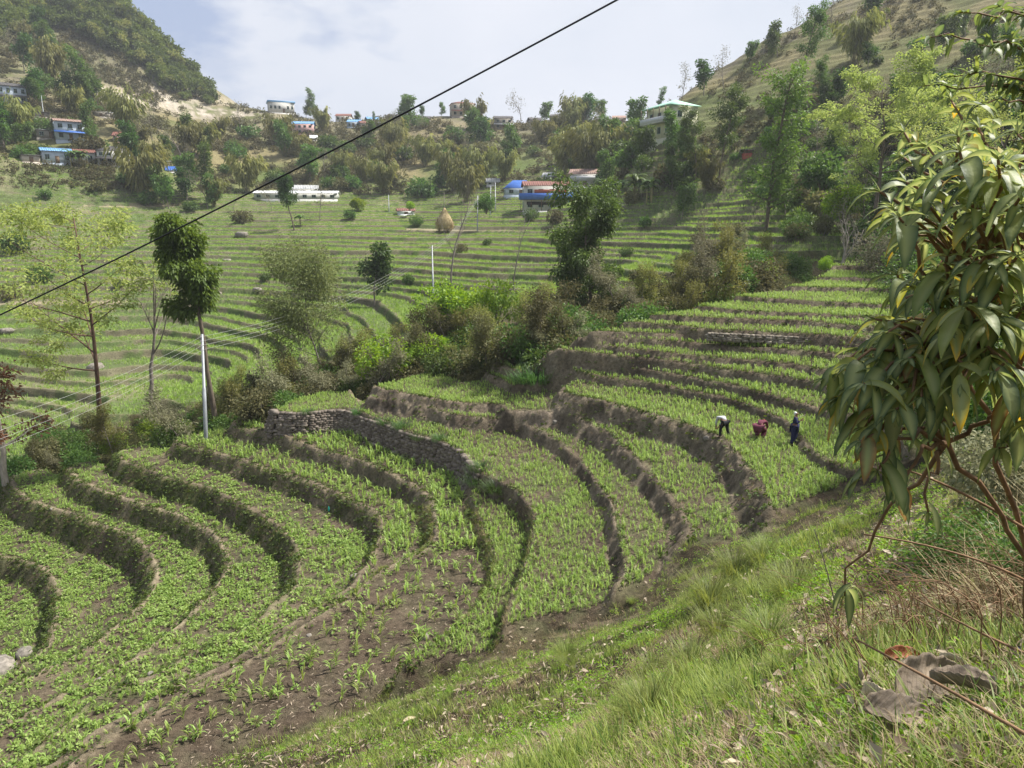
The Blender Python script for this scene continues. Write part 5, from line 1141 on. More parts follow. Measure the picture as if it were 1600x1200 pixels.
leaves(np.stack([rr_*np.cos(a), rr_*np.sin(a), zz], -1), np.stack([np.cos(a)*.6, np.sin(a)*.6, -np.ones(m_)], -1), RNG.uniform(.2, .5, m_), .05, RNG.uniform(.1, .9, m_), .1, RNG, mb); obj('loose_straw', mb.me('loose_straw'), M['straw'], e)
mb = MB(); mb.tube([(0, 0, -.3), (.03, 0, 3), (0, 0, 6.6)], [.07, .06, .03], 6); obj('pole', mb.me('pole'), M['twig'], e)
for k in range(5): mb = MB(); a = k*1.256; mb.tube([(1.1*math.cos(a), 1.1*math.sin(a), -.2), (1.1*math.cos(a), 1.1*math.sin(a), .55)], .07, 6); obj('leg', mb.me('leg'), M['wood'], e)
# ------------------------------------------------------------------ dry stone walls
M['stone'] = leafmat('wall_stone', (.12, .10, .08), (.42, .37, .31), 0., .9)
def rock_mb(mb, c, s, rng, tint, sub=1):
    # rough block: cube corners pushed in and out with bevelled faces
    v = np.array([(-1,-1,-1),(1,-1,-1),(1,1,-1),(-1,1,-1),(-1,-1,1),(1,-1,1),(1,1,1),(-1,1,1),(0,-1.25,0),(0,1.25,0),(1.25,0,0),(-1.25,0,0),(0,0,1.25),(0,0,-1.25)], float)*.5
    v += rng.uniform(-.14, .14, v.shape); v *= s; a = rng.uniform(-.3, .3); ca, sa = math.cos(a), math.sin(a); v = np.stack([v[:, 0]*ca-v[:, 1]*sa, v[:, 0]*sa+v[:, 1]*ca, v[:, 2]], -1)
    f = []
    for quad, c_ in (((0,1,5,4), 8), ((2,3,7,6), 9), ((1,2,6,5), 10), ((3,0,4,7), 11), ((4,5,6,7), 12), ((3,2,1,0), 13)):
        for i in range(4): f.append((quad[i], quad[(i+1) % 4], c_))
    mb.add(v+c, None, f, tint)
rg = np.random.default_rng(9)
def stonewall(path, ztop, zbot, lb, size=.26, offs=.1):
    mb = MB(); P = np.array(path); seg = np.linalg.norm(np.diff(P, axis=0), axis=1); cum = np.concatenate([[0], np.cumsum(seg)]); L = cum[-1]
    z = 0
    H_ = ztop-zbot; row = 0
    while z < H_:
        hh = size*rg.uniform(.45, .75); s = rg.uniform(0, size)
        while s < L:
            ln = size*rg.uniform(.6, 1.5); i = min(np.searchsorted(cum, s)-1, len(seg)-1); i = max(i, 0); f = (s-cum[i])/seg[i]; p_ = P[i]*(1-f)+P[i+1]*f
            tg = (P[i+1]-P[i])/seg[i]; nrm = np.array((tg[1], -tg[0]))
            if nrm[1] > 0: nrm = -nrm
            q_ = p_+nrm*(offs+(H_-z)*.32+rg.uniform(-.03, .06)); 
            rock_mb(mb, (q_[0], q_[1], zbot+z+hh/2), (ln*1.02, .34, hh*1.05), rg, float(np.clip(rg.normal(.16, .16), 0, .92))); s += ln
        z += hh*.93; row += 1
    o = obj('stone_wall', mb.me('stone_wall'), M['stone']); tag(o, lb, 'wall'); return o
stonewall(LW[7][0][3:27], -13.15, -14.85, 'dry stone retaining wall holding up the wide middle terrace')
stonewall([PZ(u, v, -6.3)[:2] for u, v in [(1105, 518), (1200, 522), (1290, 526)]], -6.38, -6.82, 'low pale dry stone wall across the upper right terraces', .22, .03)
# loose rocks
def rock(u, v, sx, sy, sz, lb, tint=.75, d=None, name='rock', grp=None):
    p = H1(u, v); mb = MB(); r = np.random.default_rng(int(u+v)); n_, m_ = 12, 8; V_ = []
    for i in range(m_+1):
        th = math.pi*i/m_
        for j in range(n_):
            a = 2*math.pi*j/n_; V_.append((math.sin(th)*math.cos(a), math.sin(th)*math.sin(a), math.cos(th)))
    V_ = np.array(V_); k_ = 1+.28*(fbm(V_[:, 0]*1.3+u, V_[:, 1]*1.3+V_[:, 2]*1.7, int(v), 3)); V_ = V_*k_[:, None]; V_ = np.round(V_*2.2+.2*np.sin(V_[:, ::-1]*5+u))/2.2*.55+V_*.45; V_ = np.sign(V_)*np.abs(V_)**.8*np.array((sx, sy, sz))
    mb.add(V_, [(i*n_+j, (i+1)*n_+j, (i+1)*n_+(j+1) % n_, i*n_+(j+1) % n_) for i in range(m_) for j in range(n_)], tint=tint)
    o = obj(name, mb.me('rock', False), M['rockm'], None, (p[0], p[1], p[2]+sz*.05)); o.rotation_euler = (0, 0, r.uniform(0, 3)); tag(o, lb, 'rock', grp); return o
M['rockm'] = solid('weathered_rock', (.20, .18, .155), .9, .5, 3.5, .9)
rock(-2, 1050, .95, .8, .55, 'large tan boulder at the left edge of the lower terraces')
rock(40, 1022, .5, .45, .32, 'pale grey boulder touching the large tan boulder')
rock(236, 1055, .16, .14, .12, 'small grey stone on the lower left terrace bund')
rock(156, 1064, .12, .1, .1, 'small whitish stone left of the grey stone on the lower terrace')
rock(553, 903, .2, .16, .16, 'dark stone at the bend of the bund above the bare plot')
rock(664, 998, .14, .12, .14, 'upright grey stone at the right end of the bare plot')
rock(483, 995, .12, .1, .04, 'flat whitish stone lying in the bare plot')
rock(80, 797, .1, .1, .08, 'small white stone on the pale terrace rim')
rock(868, 660, .16, .14, .12, 'pale stone on the brown riser above the middle terrace')
rock(1104, 688, .16, .14, .12, 'pale stone on the riser left of the bending child')
for k, (u, v, s) in enumerate([(355, 408, .9), (338, 460, .9), (402, 453, .8), (378, 370, 1.6), (1238, 195, 2.2), (12, 520, 1.0), (150, 575, 1.2)]):
    rock(u, v, s, s*.8, s*.5, ['pale boulder on the valley terrace right of the lopped tree crown', 'pale boulder beside the trunk of the lopped tree', 'pale boulder in the middle of the valley terraces', 'dark grey boulder at the foot of the drooping bamboo', 'pale rock scar on the right slope beside the column tree', 'pale boulder at the left edge of the valley fields', 'pale boulder below the yellow-green tree'][k])
# dark grassy clumps on terrace edges
CG = [tuft(200+s, 240, .62, .016, 4, .42, 2.4).me('grass_clump') for s in range(3)]
for k, (u, v, s, lb) in enumerate([(626, 672, .9, 'dark green grass clump on top of the dry stone wall'), (750, 735, 1.1, 'dark green grass clump at the end of the dry stone wall'), (560, 650, .7, 'small grass clump on the crest of the dry stone wall near its left end'), (600, 664, .8, 'green grass clump on the crest of the dry stone wall left of the darkest one'), (655, 690, .8, 'green grass clump on the crest of the dry stone wall right of the darkest one'), (480, 650, .6, 'small grass clump at the left corner of the dry stone wall'), (745, 760, 1.3, 'largest dark green grass clump hanging over the riser'), (775, 775, 1.4, 'dark green grass clump hanging lowest over the riser'),
     (685, 690, .8, 'small green grass clump at the right end of the wall top'), (730, 582, 1.7, 'rounded grassy hummock clump left on the upper terrace end'), (700, 590, 1.5, 'rounded grassy hummock beside the gully shrub'), (760, 575, 1.7, 'rounded grassy hummock at the meeting of the upper terraces'), (838, 600, 1.8, 'dark green grassy hummock on the riser left of the workers terrace'), (815, 598, 1.3, 'small grassy hummock beside the dark green hummock'), (808, 548, 1.1, 'dark grass clump at the left tip of the upper terraces')]):
    p = H1(u, v); o = obj('grass_clump', CG[k % 3], M['dkgrass'], None, tuple(p)); s_ = s*1.5*p[1]/45; o.scale = (s_, s_, s_*.9); o.rotation_euler = (0, 0, k); tag(o, lb, 'grass clump')
CG2 = [tuft(220+s, 520, 1.05, .010, 5, .38, 2.3).me('grass_tussock') for s in range(3)]
for k, (u, v, s, lb) in enumerate([(1150, 905, 1.05, 'long-bladed grass tussock hanging at the crest above the workers plot'), (1190, 880, .9, 'long-bladed grass tussock at the right end of the crest'), (1110, 945, 1.0, 'long-bladed grass tussock drooping left of the crest'), (1015, 1130, .62, 'pale green drooping tussock at the bottom centre right'), (1080, 1050, .6, 'drooping grass tussock below the crest of the bank'), (1240, 930, .8, 'grass tussock between the crest and the path'), (1200, 1010, .6, 'grass tussock on the bank left of the path')]):
    p = H1(u, v); o = obj('grass_tussock', CG2[k % 3], M['grass'], None, tuple(p)); s_ = s; o.scale = (s_, s_, s_*.8); o.rotation_euler = (0, 0, k); tag(o, lb, 'grass tussock')
mb = MB(); mb.tube([(0, 0, .03), (0, 0, .22), (0, 0, .27), (0, 0, .31)], [.045, .045, .018, .018], 10)
p = H1(514, 800); M['teal'] = solid('teal_plastic', (.02, .35, .28), .3, .05, 3); o = obj('plastic_bottle', mb.me('plastic_bottle', True), M['teal'], None, tuple(p)); o.scale = (1.1, 1.1, 1.1); tag(o, 'upright teal green plastic bottle in the crop of the lower terrace', 'bottle')
# ------------------------------------------------------------------ banana plants
def banana(seed):
    r = random.Random(seed); st = MB(); lf = MB()
    for s_ in range(3):
        cx, cy = (r.uniform(-.9, .9), r.uniform(-.9, .9)) if s_ else (0, 0); h = r.uniform(2, 3)
        st.tube([(cx, cy, -.2), (cx, cy, h*.5), (cx+.1, cy, h)], [.16, .13, .08], 7)
        for i in range(8):
            a = r.uniform(0, 6.28); n_ = 7; P = []; d_ = np.array((math.cos(a), math.sin(a), 0)); sd_ = np.array((-d_[1], d_[0], 0)); an = r.uniform(.7, 1.35); p_ = np.array((cx, cy, h)); L_ = r.uniform(1.8, 2.6); V_ = []
            for k in range(n_+1):
                f = k/n_; w_ = .34*math.sin(math.pi*min(.98, .08+f*.9))**.6+.01; V_ += [p_-sd_*w_-np.array((0, 0, .12)), p_, p_+sd_*w_-np.array((0, 0, .12))]; p_ = p_+L_/n_*(d_*math.cos(an)+np.array((0, 0, math.sin(an)))); an -= .33
            lf.add(V_, [q_ for k in range(n_) for q_ in ((3*k, 3*k+1, 3*k+4, 3*k+3), (3*k+1, 3*k+2, 3*k+5, 3*k+4))], tint=r.uniform(.2, .8))
    return st.me('banana_stems'), lf.me('banana_leaves')
BA = [banana(s) for s in range(3)]
for k, (u, v, s, lb) in enumerate([(990, 318, 1.35, 'tallest banana plant on the slope right of the terracotta house'), (965, 312, 1.1, 'banana plant nearest the terracotta house'), (1018, 316, 1.1, 'banana plant at the right end of the banana row'), (940, 310, .9, 'small banana plant at the left end of the banana row'), (1040, 205, .9, 'banana plant in front of the pale yellow house'), (20, 224, 1.5, 'banana plant at the left edge beside the left village'), (42, 218, 1.3, 'banana plant left of the grey stone shed'), (75, 252, .9, 'banana plant before the blue-roofed low house'), (112, 262, 1.2, 'banana plant below the rust-red roof'), (128, 262, 1.2, 'banana plant between the red roof and the dark slate roof'), (470, 357, .8, 'banana plant at the foot of the round-headed tree')]):
    p = H1(u, v, rmin=50); plant('banana_plant', BA[k % 3][0], BA[k % 3][1], 'culm', 'mid', tuple(p), k, s, lb, 'banana plant', None, 'stem', 'leaves')
# ------------------------------------------------------------------ the big-leaved shrub on the right
def biglemat():
    m, N, L, b = newmat('large_two_toned_leaf')
    at = N.new('ShaderNodeAttribute'); at.attribute_name = 'tint'; rp = N.new('ShaderNodeValToRGB'); cr_ = rp.color_ramp
    cr_.elements[0].color = (.035, .068, .030, 1); cr_.elements[1].color = (.14, .07, .03, 1); cr_.elements[1].position = 1
    for p_, c in ((.35, (.065, .11, .045)), (.62, (.14, .195, .05)), (.80, (.24, .26, .055)), (.88, (.50, .36, .04)), (.95, (.42, .26, .08))):
        n = cr_.elements.new(p_); n.color = (*c, 1)
    tc = N.new('ShaderNodeTexCoord'); nz = N.new('ShaderNodeTexNoise'); nz.inputs['Scale'].default_value = 22; L.new(tc.outputs['Object'], nz.inputs['Vector'])
    mr = N.new('ShaderNodeMapRange'); mr.inputs['To Min'].default_value = -.09; mr.inputs['To Max'].default_value = .09; L.new(nz.outputs['Fac'], mr.inputs['Value'])
    ad = N.new('ShaderNodeMath'); L.new(at.outputs['Fac'], ad.inputs[0]); L.new(mr.outputs[0], ad.inputs[1]); L.new(ad.outputs[0], rp.inputs['Fac'])
    rb = N.new('ShaderNodeAttribute'); rb.attribute_name = 'rib'
    mxr = N.new('ShaderNodeMixRGB'); mxr.inputs['Color2'].default_value = (.26, .30, .13, 1); L.new(rb.outputs['Fac'], mxr.inputs['Fac']); L.new(rp.outputs[0], mxr.inputs['Color1'])
    ge = N.new('ShaderNodeNewGeometry'); mx = N.new('ShaderNodeMixRGB'); L.new(ge.outputs['Backfacing'], mx.inputs['Fac']); L.new(mxr.outputs[0], mx.inputs['Color1'])
    mb_ = N.new('ShaderNodeMixRGB'); mb_.inputs['Fac'].default_value = .55; mb_.inputs['Color2'].default_value = (.27, .30, .20, 1); L.new(mxr.outputs[0], mb_.inputs['Color1']); L.new(mb_.outputs[0], mx.inputs['Color2'])
    L.new(mx.outputs[0], b.inputs['Base Color']); b.inputs['Roughness'].default_value = .5; b.inputs['Specular IOR Level'].default_value = .35
    tr = N.new('ShaderNodeBsdfTranslucent'); hs = N.new('ShaderNodeHueSaturation'); hs.inputs['Saturation'].default_value = 1.2; hs.inputs['Value'].default_value = 2.2; hs.inputs['Hue'].default_value = .475
    L.new(mxr.outputs[0], hs.inputs['Color']); L.new(hs.outputs[0], tr.inputs['Color']); ms = N.new('ShaderNodeMixShader'); ms.inputs[0].default_value = .36
    L.new(b.outputs[0], ms.inputs[1]); L.new(tr.outputs[0], ms.inputs[2]); L.new(ms.outputs[0], N['Material Output'].inputs['Surface'])
    bp = N.new('ShaderNodeBump'); bp.inputs['Strength'].default_value = .35; bp.inputs['Distance'].default_value = .004
    wv = N.new('ShaderNodeTexNoise'); wv.inputs['Scale'].default_value = 60; L.new(tc.outputs['Object'], wv.inputs['Vector']); L.new(wv.outputs['Fac'], bp.inputs['Height']); L.new(bp.outputs[0], b.inputs['Normal'])
    return m
M['bigleaf'] = biglemat()
class LeafB(MB):
    def __init__(s): super().__init__(); s.rib = []
    def leaf(s, base, d, L, W, droop, tint, rng, n=8):
        d = np.array(d, float); d /= np.linalg.norm(d); side = np.cross(d, (0, 0, 1.)); side /= np.linalg.norm(side)+1e-9
        roll = rng.normal(0, .35); up = np.cross(side, d); side = side*math.cos(roll)+up*math.sin(roll)
        p = np.array(base, float); V = []; T_ = []; rb = []; fold = rng.uniform(.15, .5); wav = rng.uniform(-.3, .3); ph = rng.uniform(0, 6)
        for i in range(n+1):
            f = i/n; w_ = W*.5*(math.sin(math.pi*min(1, f**.85*.97+.03)))**.85*(1-.25*f)
            nrm = np.cross(side, d); q = side*(w_*math.cos(fold)); lift = nrm*(w_*math.sin(fold))*(1 if nrm[2] > 0 else -1); wv = nrm*W*.05*math.sin(f*9+ph)
            V += [p-q+lift+wv, p-q*.12+lift*.1, p+q*.12+lift*.1, p+q+lift-wv]; rb += [0, 1 if i < n-1 else .4, 1 if i < n-1 else .4, 0]; T_ += [min(1, tint+(.12*f if tint > .7 else 0))]*4
            d = d+np.array((0, 0, -droop/n))+side*wav/n; d /= np.linalg.norm(d); p = p+d*L/n
        Q = []
        for i in range(n):
            for k in range(3): Q.append((4*i+k, 4*i+k+1, 4*i+k+5, 4*i+k+4))
        s.add(V, Q, None, np.array(T_)); s.rib += rb
rg = np.random.default_rng(77)
root = PD(1640, 980, 2.9); root[2] = zg(root[0], root[1])
sh = empty('large_leaved_shrub', tuple(root)); tag(sh, 'big shrub with drooping large grey-green and yellowing leaves leaning in from the right', 'shrub')
R0_ = np.array(root); LB = LeafB(); st = MB()
clus = [(1405,340,1.75,7),(1375,300,1.9,3),(1500,238,1.7,8),(1560,250,1.6,8),(1600,300,1.55,8),(1520,320,1.65,9),(1455,285,1.9,4),(1590,210,2.0,6),(1480,400,1.75,9),(1440,440,1.8,6),(1540,400,1.6,9),(1590,400,1.6,8),(1385,520,1.75,7),(1330,570,1.8,6),(1290,590,1.9,6),(1350,600,1.7,8),(1420,560,1.7,8),
 (1480,520,1.65,8),(1510,480,1.6,7),(1560,500,1.6,9),(1600,480,1.7,8),(1400,640,1.65,5),(1440,620,1.65,7),(1500,600,1.6,7),(1555,580,1.6,7),(1600,600,1.6,8),(1310,620,1.85,5),(1345,690,1.7,8),(1370,735,1.7,8),(1400,770,1.75,4),(1320,930,2.3,6),(1450,800,1.9,3),(1540,330,2.1,8),(1470,350,2.2,7),(1580,350,2.3,8),(1500,430,2.3,7),(1430,380,2.1,4),(1560,450,2.2,8),(1620,420,2.0,8),(1620,540,2.0,8),
 (1520,560,2.2,6),(1620,250,1.9,8),(1610,660,1.8,6),(1470,660,1.9,4),(1560,700,2.0,4),(1420,500,2.0,5),(1345,545,2.0,5),(1450,230,2.3,4),(1530,200,2.4,5)]
mains = {}
for mi, (u, v, d) in enumerate([(1620,620,2.0),(1560,480,1.95),(1500,560,1.9),(1640,420,2.2),(1480,690,1.95)]): mains[mi] = np.array(PD(u, v, d))
def curve(a, b_, sag, n=9, j=.012):
    t = np.linspace(0, 1, n)[:, None]; P = a*(1-t)+b_*t; P[:, 2] += (sag*4*t*(1-t))[:, 0]; P[1:-1] += rg.normal(0, j, (n-2, 3)); return P
for mi, p_ in mains.items():
    s0 = R0_+rg.normal(0, .1, 3)*np.array((1, 1, 0))-np.array((0, 0, .1)); st.tube(curve(s0, p_, .1, 12)-R0_, np.linspace(.011, .007, 12), 7)
for (u, v, d, nl) in clus+[(c_[0]+rg.uniform(-45, 45), c_[1]+rg.uniform(-45, 45), c_[2]+.12*q__, 6) for q__ in (1, 1.6) for c_ in clus if c_[0] > 1340 and c_[1] < 700]:
    c = np.array(PD(u, v, d)); mk = min(mains.values(), key=lambda q: np.linalg.norm(q-c)) if v < 880 else mains[4]
    P = curve(mk, c, .05 if v > 500 else .02); st.tube(P-R0_, np.linspace(.0075, .0032, len(P)), 5)
    dirv = P[-1]-P[-3]; dirv /= np.linalg.norm(dirv)
    for k in range(nl):
        a = k*2.4+rg.uniform(-.4, .4); back = (k//2)*.028; per = np.array((math.cos(a), math.sin(a)*.8, rg.uniform(-.25, .45)))
        b_ = c-dirv*back; dd = dirv*.55+per; L_ = rg.uniform(.075, .165)*(.75 if k < 2 else 1)*(.8 if v > 880 else 1)
        t_ = rg.uniform(.0, .66); r_ = rg.uniform()
        if v > 520 and r_ < .13: t_ = rg.uniform(.8, .97)
        elif r_ < .22: t_ = rg.uniform(.66, .82)
        LB.leaf(b_-R0_, dd, L_, L_*rg.uniform(.27, .38), rg.uniform(1.3, 2.6), t_, rg)
    for k in range(3):  # young leaves at the tip
        a = k*2.1; LB.leaf(c-R0_, dirv+np.array((math.cos(a), math.sin(a), .5))*.5, .045, .014, .5, .3, rg, 5)
Vv, Qq, Tt, ti = LB.arr(); obj('foliage', mesh('foliage', Vv, [Qq], {'tint': ti, 'rib': np.array(LB.rib)}, True), M['bigleaf'], sh)
obj('branches', st.me('branches', True), M['cane'], sh)
# twiggy young tree reaching in at the top right corner
root2 = PD(1850, 500, 5.0); e2 = empty('overhanging_sapling', tuple(root2)); tag(e2, 'slender sapling with small yellow-green leaves hanging into the top right corner', 'sapling')
LB2 = LeafB(); st = MB(); R2_ = np.array(root2)
st.tube([(0, 0, -3.2), (0, 0, -1), PD(1720, 150, 4.7)-R2_, PD(1690, -60, 4.6)-R2_], [.05, .045, .03, .02], 8)
tips = []
for (u, v) in [(1500,20),(1530,70),(1490,120),(1550,130),(1580,60),(1560,10),(1600,110),(1450,60),(1520,160),(1440,135),(1590,165)]:
    c = np.array(PD(u, v, 4.5+rg.uniform(-.3, .3))); a = np.array(PD(1705, v+40, 4.65)); P = curve(a, c, .05, 10, .02); st.tube(P-R2_, np.linspace(.011, .003, 10), 5)
    for k in range(34):
        f = rg.uniform(.25, 1)*9; i = int(min(f, 8.99)); q = P[i]+(P[i+1]-P[i])*(f-i); dd = (P[-1]-P[0])/np.linalg.norm(P[-1]-P[0])*.6+rg.normal(0, .6, 3)
        LB2.leaf(q-R2_, dd, rg.uniform(.07, .13), rg.uniform(.03, .045), rg.uniform(.4, 1.8), rg.uniform(.3, .66), rg, 4)
Vv, Qq, Tt, ti = LB2.arr(); obj('foliage', mesh('sapling_foliage', Vv, [Qq], {'tint': ti, 'rib': np.array(LB2.rib)*.3}, True), M['bigleaf'], e2); obj('stems', st.me('stems', True), M['cane'], e2)
# leafy bushes between the shrub and the terraces
BB = [bush_mesh(300+s, 2.2, 2.6, 6500, .13, 12) for s in range(3)]
for k, (u, v, d, w_, mt, lb) in enumerate([(1600,520,14,380,'mid','dense green bush filling the right edge behind the big-leaved shrub'),(1500,430,32,230,'grey','grey-green bush beyond the top terraces behind the big-leaved shrub'),(1570,400,26,300,'mid','tall green bush behind the upper branches of the big-leaved shrub'),(1470,400,48,180,'mid','green bush closing the right end of the top terrace'),(1620,720,7,330,'dark','dark bush low at the right edge behind the brown canes'),(1550,810,5.5,210,'rust','brownish tangle bush at the foot of the big-leaved shrub'),(1660,900,4.4,330,'dark','dry brown bush cut by the right edge under the shrub'),(1400,395,58,130,'bright','light green bush at the far end of the top terrace'),(1560,290,40,260,'mid','green bush under the right spreading tree'),(1440,330,58,170,'mid','leafy bush right of the spreading tree trunk')]):
    p = np.array(PD(u, v, d)); z0 = zg(p[0], p[1]); p[2] = min(p[2], max(z0, p[2]-1.5)) if z0 < p[2] else z0
    s_ = w_*d/FPX/4.4; plant('leafy_bush', BB[k % 3][0], BB[k % 3][1], 'twig', mt, (p[0], p[1], z0-.2), k, max(s_, (p[2]-z0+1)/2.6*.8), lb, 'bush', None, 'stems', 'foliage')
# ------------------------------------------------------------------ dead leaves, canes and tall grass at the viewer's feet
M['deadleaf'] = solid('dry_leaf_skin', (.27, .215, .16), .75, .3, 14, .5)
M['redleaf'] = solid('russet_dry_leaf_skin', (.27, .10, .05), .7, .3, 14, .5)
M['paleleaf'] = solid('pale_dry_leaf_skin', (.52, .43, .30), .75, .25, 14, .4)
for _k in ('deadleaf', 'redleaf', 'paleleaf'):
    _n = M[_k].node_tree; _b = _n.nodes['Principled BSDF']; _src = _b.inputs['Base Color'].links[0].from_socket
    _tc = _n.nodes.new('ShaderNodeTexCoord'); _sx = _n.nodes.new('ShaderNodeSeparateXYZ'); _n.links.new(_tc.outputs['Object'], _sx.inputs[0])
    _ab = _n.nodes.new('ShaderNodeMath'); _ab.operation = 'ABSOLUTE'; _n.links.new(_sx.outputs['Y'], _ab.inputs[0])
    _ma = _n.nodes.new('ShaderNodeMath'); _ma.operation = 'MULTIPLY_ADD'; _ma.inputs[1].default_value = -.8; _n.links.new(_ab.outputs[0], _ma.inputs[0]); _n.links.new(_sx.outputs['X'], _ma.inputs[2])
    _sc = _n.nodes.new('ShaderNodeMath'); _sc.operation = 'MULTIPLY'; _sc.inputs[1].default_value = 330; _n.links.new(_ma.outputs[0], _sc.inputs[0])
    _si = _n.nodes.new('ShaderNodeMath'); _si.operation = 'SINE'; _n.links.new(_sc.outputs[0], _si.inputs[0])
    _mr = _n.nodes.new('ShaderNodeMapRange'); _mr.inputs['From Min'].default_value = .8; _mr.inputs['From Max'].default_value = 1; _mr.inputs['To Max'].default_value = .45; _n.links.new(_si.outputs[0], _mr.inputs['Value'])
    _mx = _n.nodes.new('ShaderNodeMixRGB'); _mx.inputs['Color2'].default_value = (.10, .07, .045, 1); _n.links.new(_mr.outputs[0], _mx.inputs['Fac']); _n.links.new(_src, _mx.inputs['Color1']); _n.links.new(_mx.outputs[0], _b.inputs['Base Color'])
def dleaf(u, v, L_, W_, rot, curl, mt, lb, tilt=(.0, .0), lobes=0):
    p = H1(u, v, rmin=.5); sf_ = min(1.15, p[1]/1.9) if p[1] < 4 else 1; L_ *= sf_; W_ *= sf_; r = np.random.default_rng(int(u*3+v)); n, m = 40, 18; V_ = []
    for i in range(n+1):
        f = i/n; w_ = W_*.5*(math.sin(math.pi*min(1, f**.8*.96+.03)))**.6*(1+.06*math.sin(f*math.pi*2*(3+lobes))+r.uniform(-.015, .015))
        for j in range(m+1):
            g_ = j/m*2-1; x_ = (f-.5)*L_; y_ = g_*w_; z_ = curl*(g_**2)*W_*.55+.12*L_*math.sin(f*3.1)+.022*W_*math.cos((f*2-abs(g_)*.7)*22)+.05*W_*math.sin(g_*4+u+f*3)*abs(g_)
            V_.append((x_, y_, z_+.02))
    V_ = np.array(V_); V_[:, 2] += W_*.05*fbm(V_[:, 0]/.07+u, V_[:, 1]/.07, 5, 2)
    Q = [(i*(m+1)+j, (i+1)*(m+1)+j, (i+1)*(m+1)+j+1, i*(m+1)+j+1) for i in range(n) for j in range(m)]; b_ = MB(); b_.add(V_, Q)
    o = obj('dried_leaf', b_.me('dried_leaf', True), M[mt], None, (p[0], p[1], p[2]+.05+W_*.2)); o.rotation_euler = (tilt[0], tilt[1], rot); so_ = o.modifiers.new('thickness', 'SOLIDIFY'); so_.thickness = .002; tag(o, lb, 'dried leaf')
dleaf(1440, 1115, .26, .16, .35, .45, 'deadleaf', 'largest grey-brown dried leaf lying in the bottom right grass', (.5, .0), 1)
dleaf(1400, 1160, .20, .11, -.3, .4, 'deadleaf', 'folded grey-brown dried leaf just below the largest one', (.35, .1), 1)
dleaf(1340, 1095, .15, .09, 1.1, .9, 'deadleaf', 'curled grey dried leaf left of the largest one', (.4, .3))
dleaf(1405, 1058, .16, .06, .1, .9, 'redleaf', 'russet dried leaf above the largest one', (.3, 0))
dleaf(1315, 1045, .12, .06, 1.5, .6, 'paleleaf', 'pale upright dried leaf left of the russet one', (.9, .2))
dleaf(1500, 1125, .17, .10, 2.4, .8, 'deadleaf', 'brown curled dried leaf touching the right end of the largest one', (.3, .2))
dleaf(1365, 1135, .13, .07, 2.0, 1.0, 'paleleaf', 'pale buff dried leaf between the folded one and the curled grey one', (.5, .1))
dleaf(1490, 1075, .16, .05, 1.9, .4, 'paleleaf', 'narrow pale dried leaf standing right of the largest one', (.8, 0))
dleaf(1545, 985, .20, .09, .4, .5, 'paleleaf', 'pale folded dried leaf under the shrub at the right', (.4, .2))
dleaf(1590, 965, .16, .08, -.5, .3, 'deadleaf', 'brown dried leaf at the right edge under the shrub', (.3, .2))
dleaf(1580, 1000, .12, .06, 1.2, .3, 'paleleaf', 'small pale dried leaf above the blue and white wrapper', (.5, .2))
dleaf(1150, 1035, .12, .05, 1.3, .4, 'paleleaf', 'whitish dried leaf upright in the drooping grass', (.8, 0))
dleaf(640, 1130, .30, .10, .5, .4, 'paleleaf', 'pale curled husk on the litter-strewn bank', (.2, 0))
p = H1(1592, 1040, rmin=.5); b_ = MB(); n = 9; V_ = [((i/n-.5)*.09, (j/n-.5)*.06, .02+.02*math.sin(i*1.7+j)+.012*math.sin(j*2.3-i)) for i in range(n+1) for j in range(n+1)]; b_.add(V_, [(i*(n+1)+j, (i+1)*(n+1)+j, (i+1)*(n+1)+j+1, i*(n+1)+j+1) for i in range(n) for j in range(n)])
def wrapm():
    m, N, L, b = newmat('blue_white_wrapper_print'); tc = N.new('ShaderNodeTexCoord'); nz = N.new('ShaderNodeTexNoise'); nz.inputs['Scale'].default_value = 45; nz.inputs['Detail'].default_value = 1; L.new(tc.outputs['Object'], nz.inputs['Vector'])
    rp = N.new('ShaderNodeValToRGB'); rp.color_ramp.interpolation = 'CONSTANT'; rp.color_ramp.elements[0].color = (.03, .05, .42, 1); rp.color_ramp.elements[1].color = (.8, .8, .85, 1); rp.color_ramp.elements[1].position = .52; L.new(nz.outputs['Fac'], rp.inputs[0]); L.new(rp.outputs[0], b.inputs['Base Color']); b.inputs['Roughness'].default_value = .3; return m
M['wrapper'] = wrapm(); o = obj('wrapper', b_.me('wrapper', True), M['wrapper'], None, (p[0], p[1], p[2]+.03)); o.rotation_euler = (.6, .1, .3); tag(o, 'crumpled blue and white wrapper in the grass at the right edge', 'wrapper')
def nearpts(n, u0, u1, v0, v1):
    h_ = hit(RNG.uniform(u0, u1, n), RNG.uniform(v0, v1, n), .5); return h_[~np.isnan(h_[:, 0])]
P = nearpts(34, 700, 1560, 830, 1130)
for k, q in enumerate(P):
    if samp(T['bank'], q[:1], q[1:2])[0] < .6 or math.hypot(q[0], q[1]) < 4: continue
    o = obj('grass_tussock', CG2[k % 3], M['grass'] if k % 4 else M['straw'], None, tuple(q)); s_ = float(RNG.uniform(.3, .7))*min(1, .35+q[1]/14); o.scale = (s_, s_, s_*.9); o.rotation_euler = (0, 0, k)
    tag(o, 'small green grass tussock growing on the near bank' if k % 4 else 'small straw-coloured grass tussock growing on the near bank', 'grass tussock', 'small green tussocks of the near bank' if k % 4 else 'small straw tussocks of the near bank')
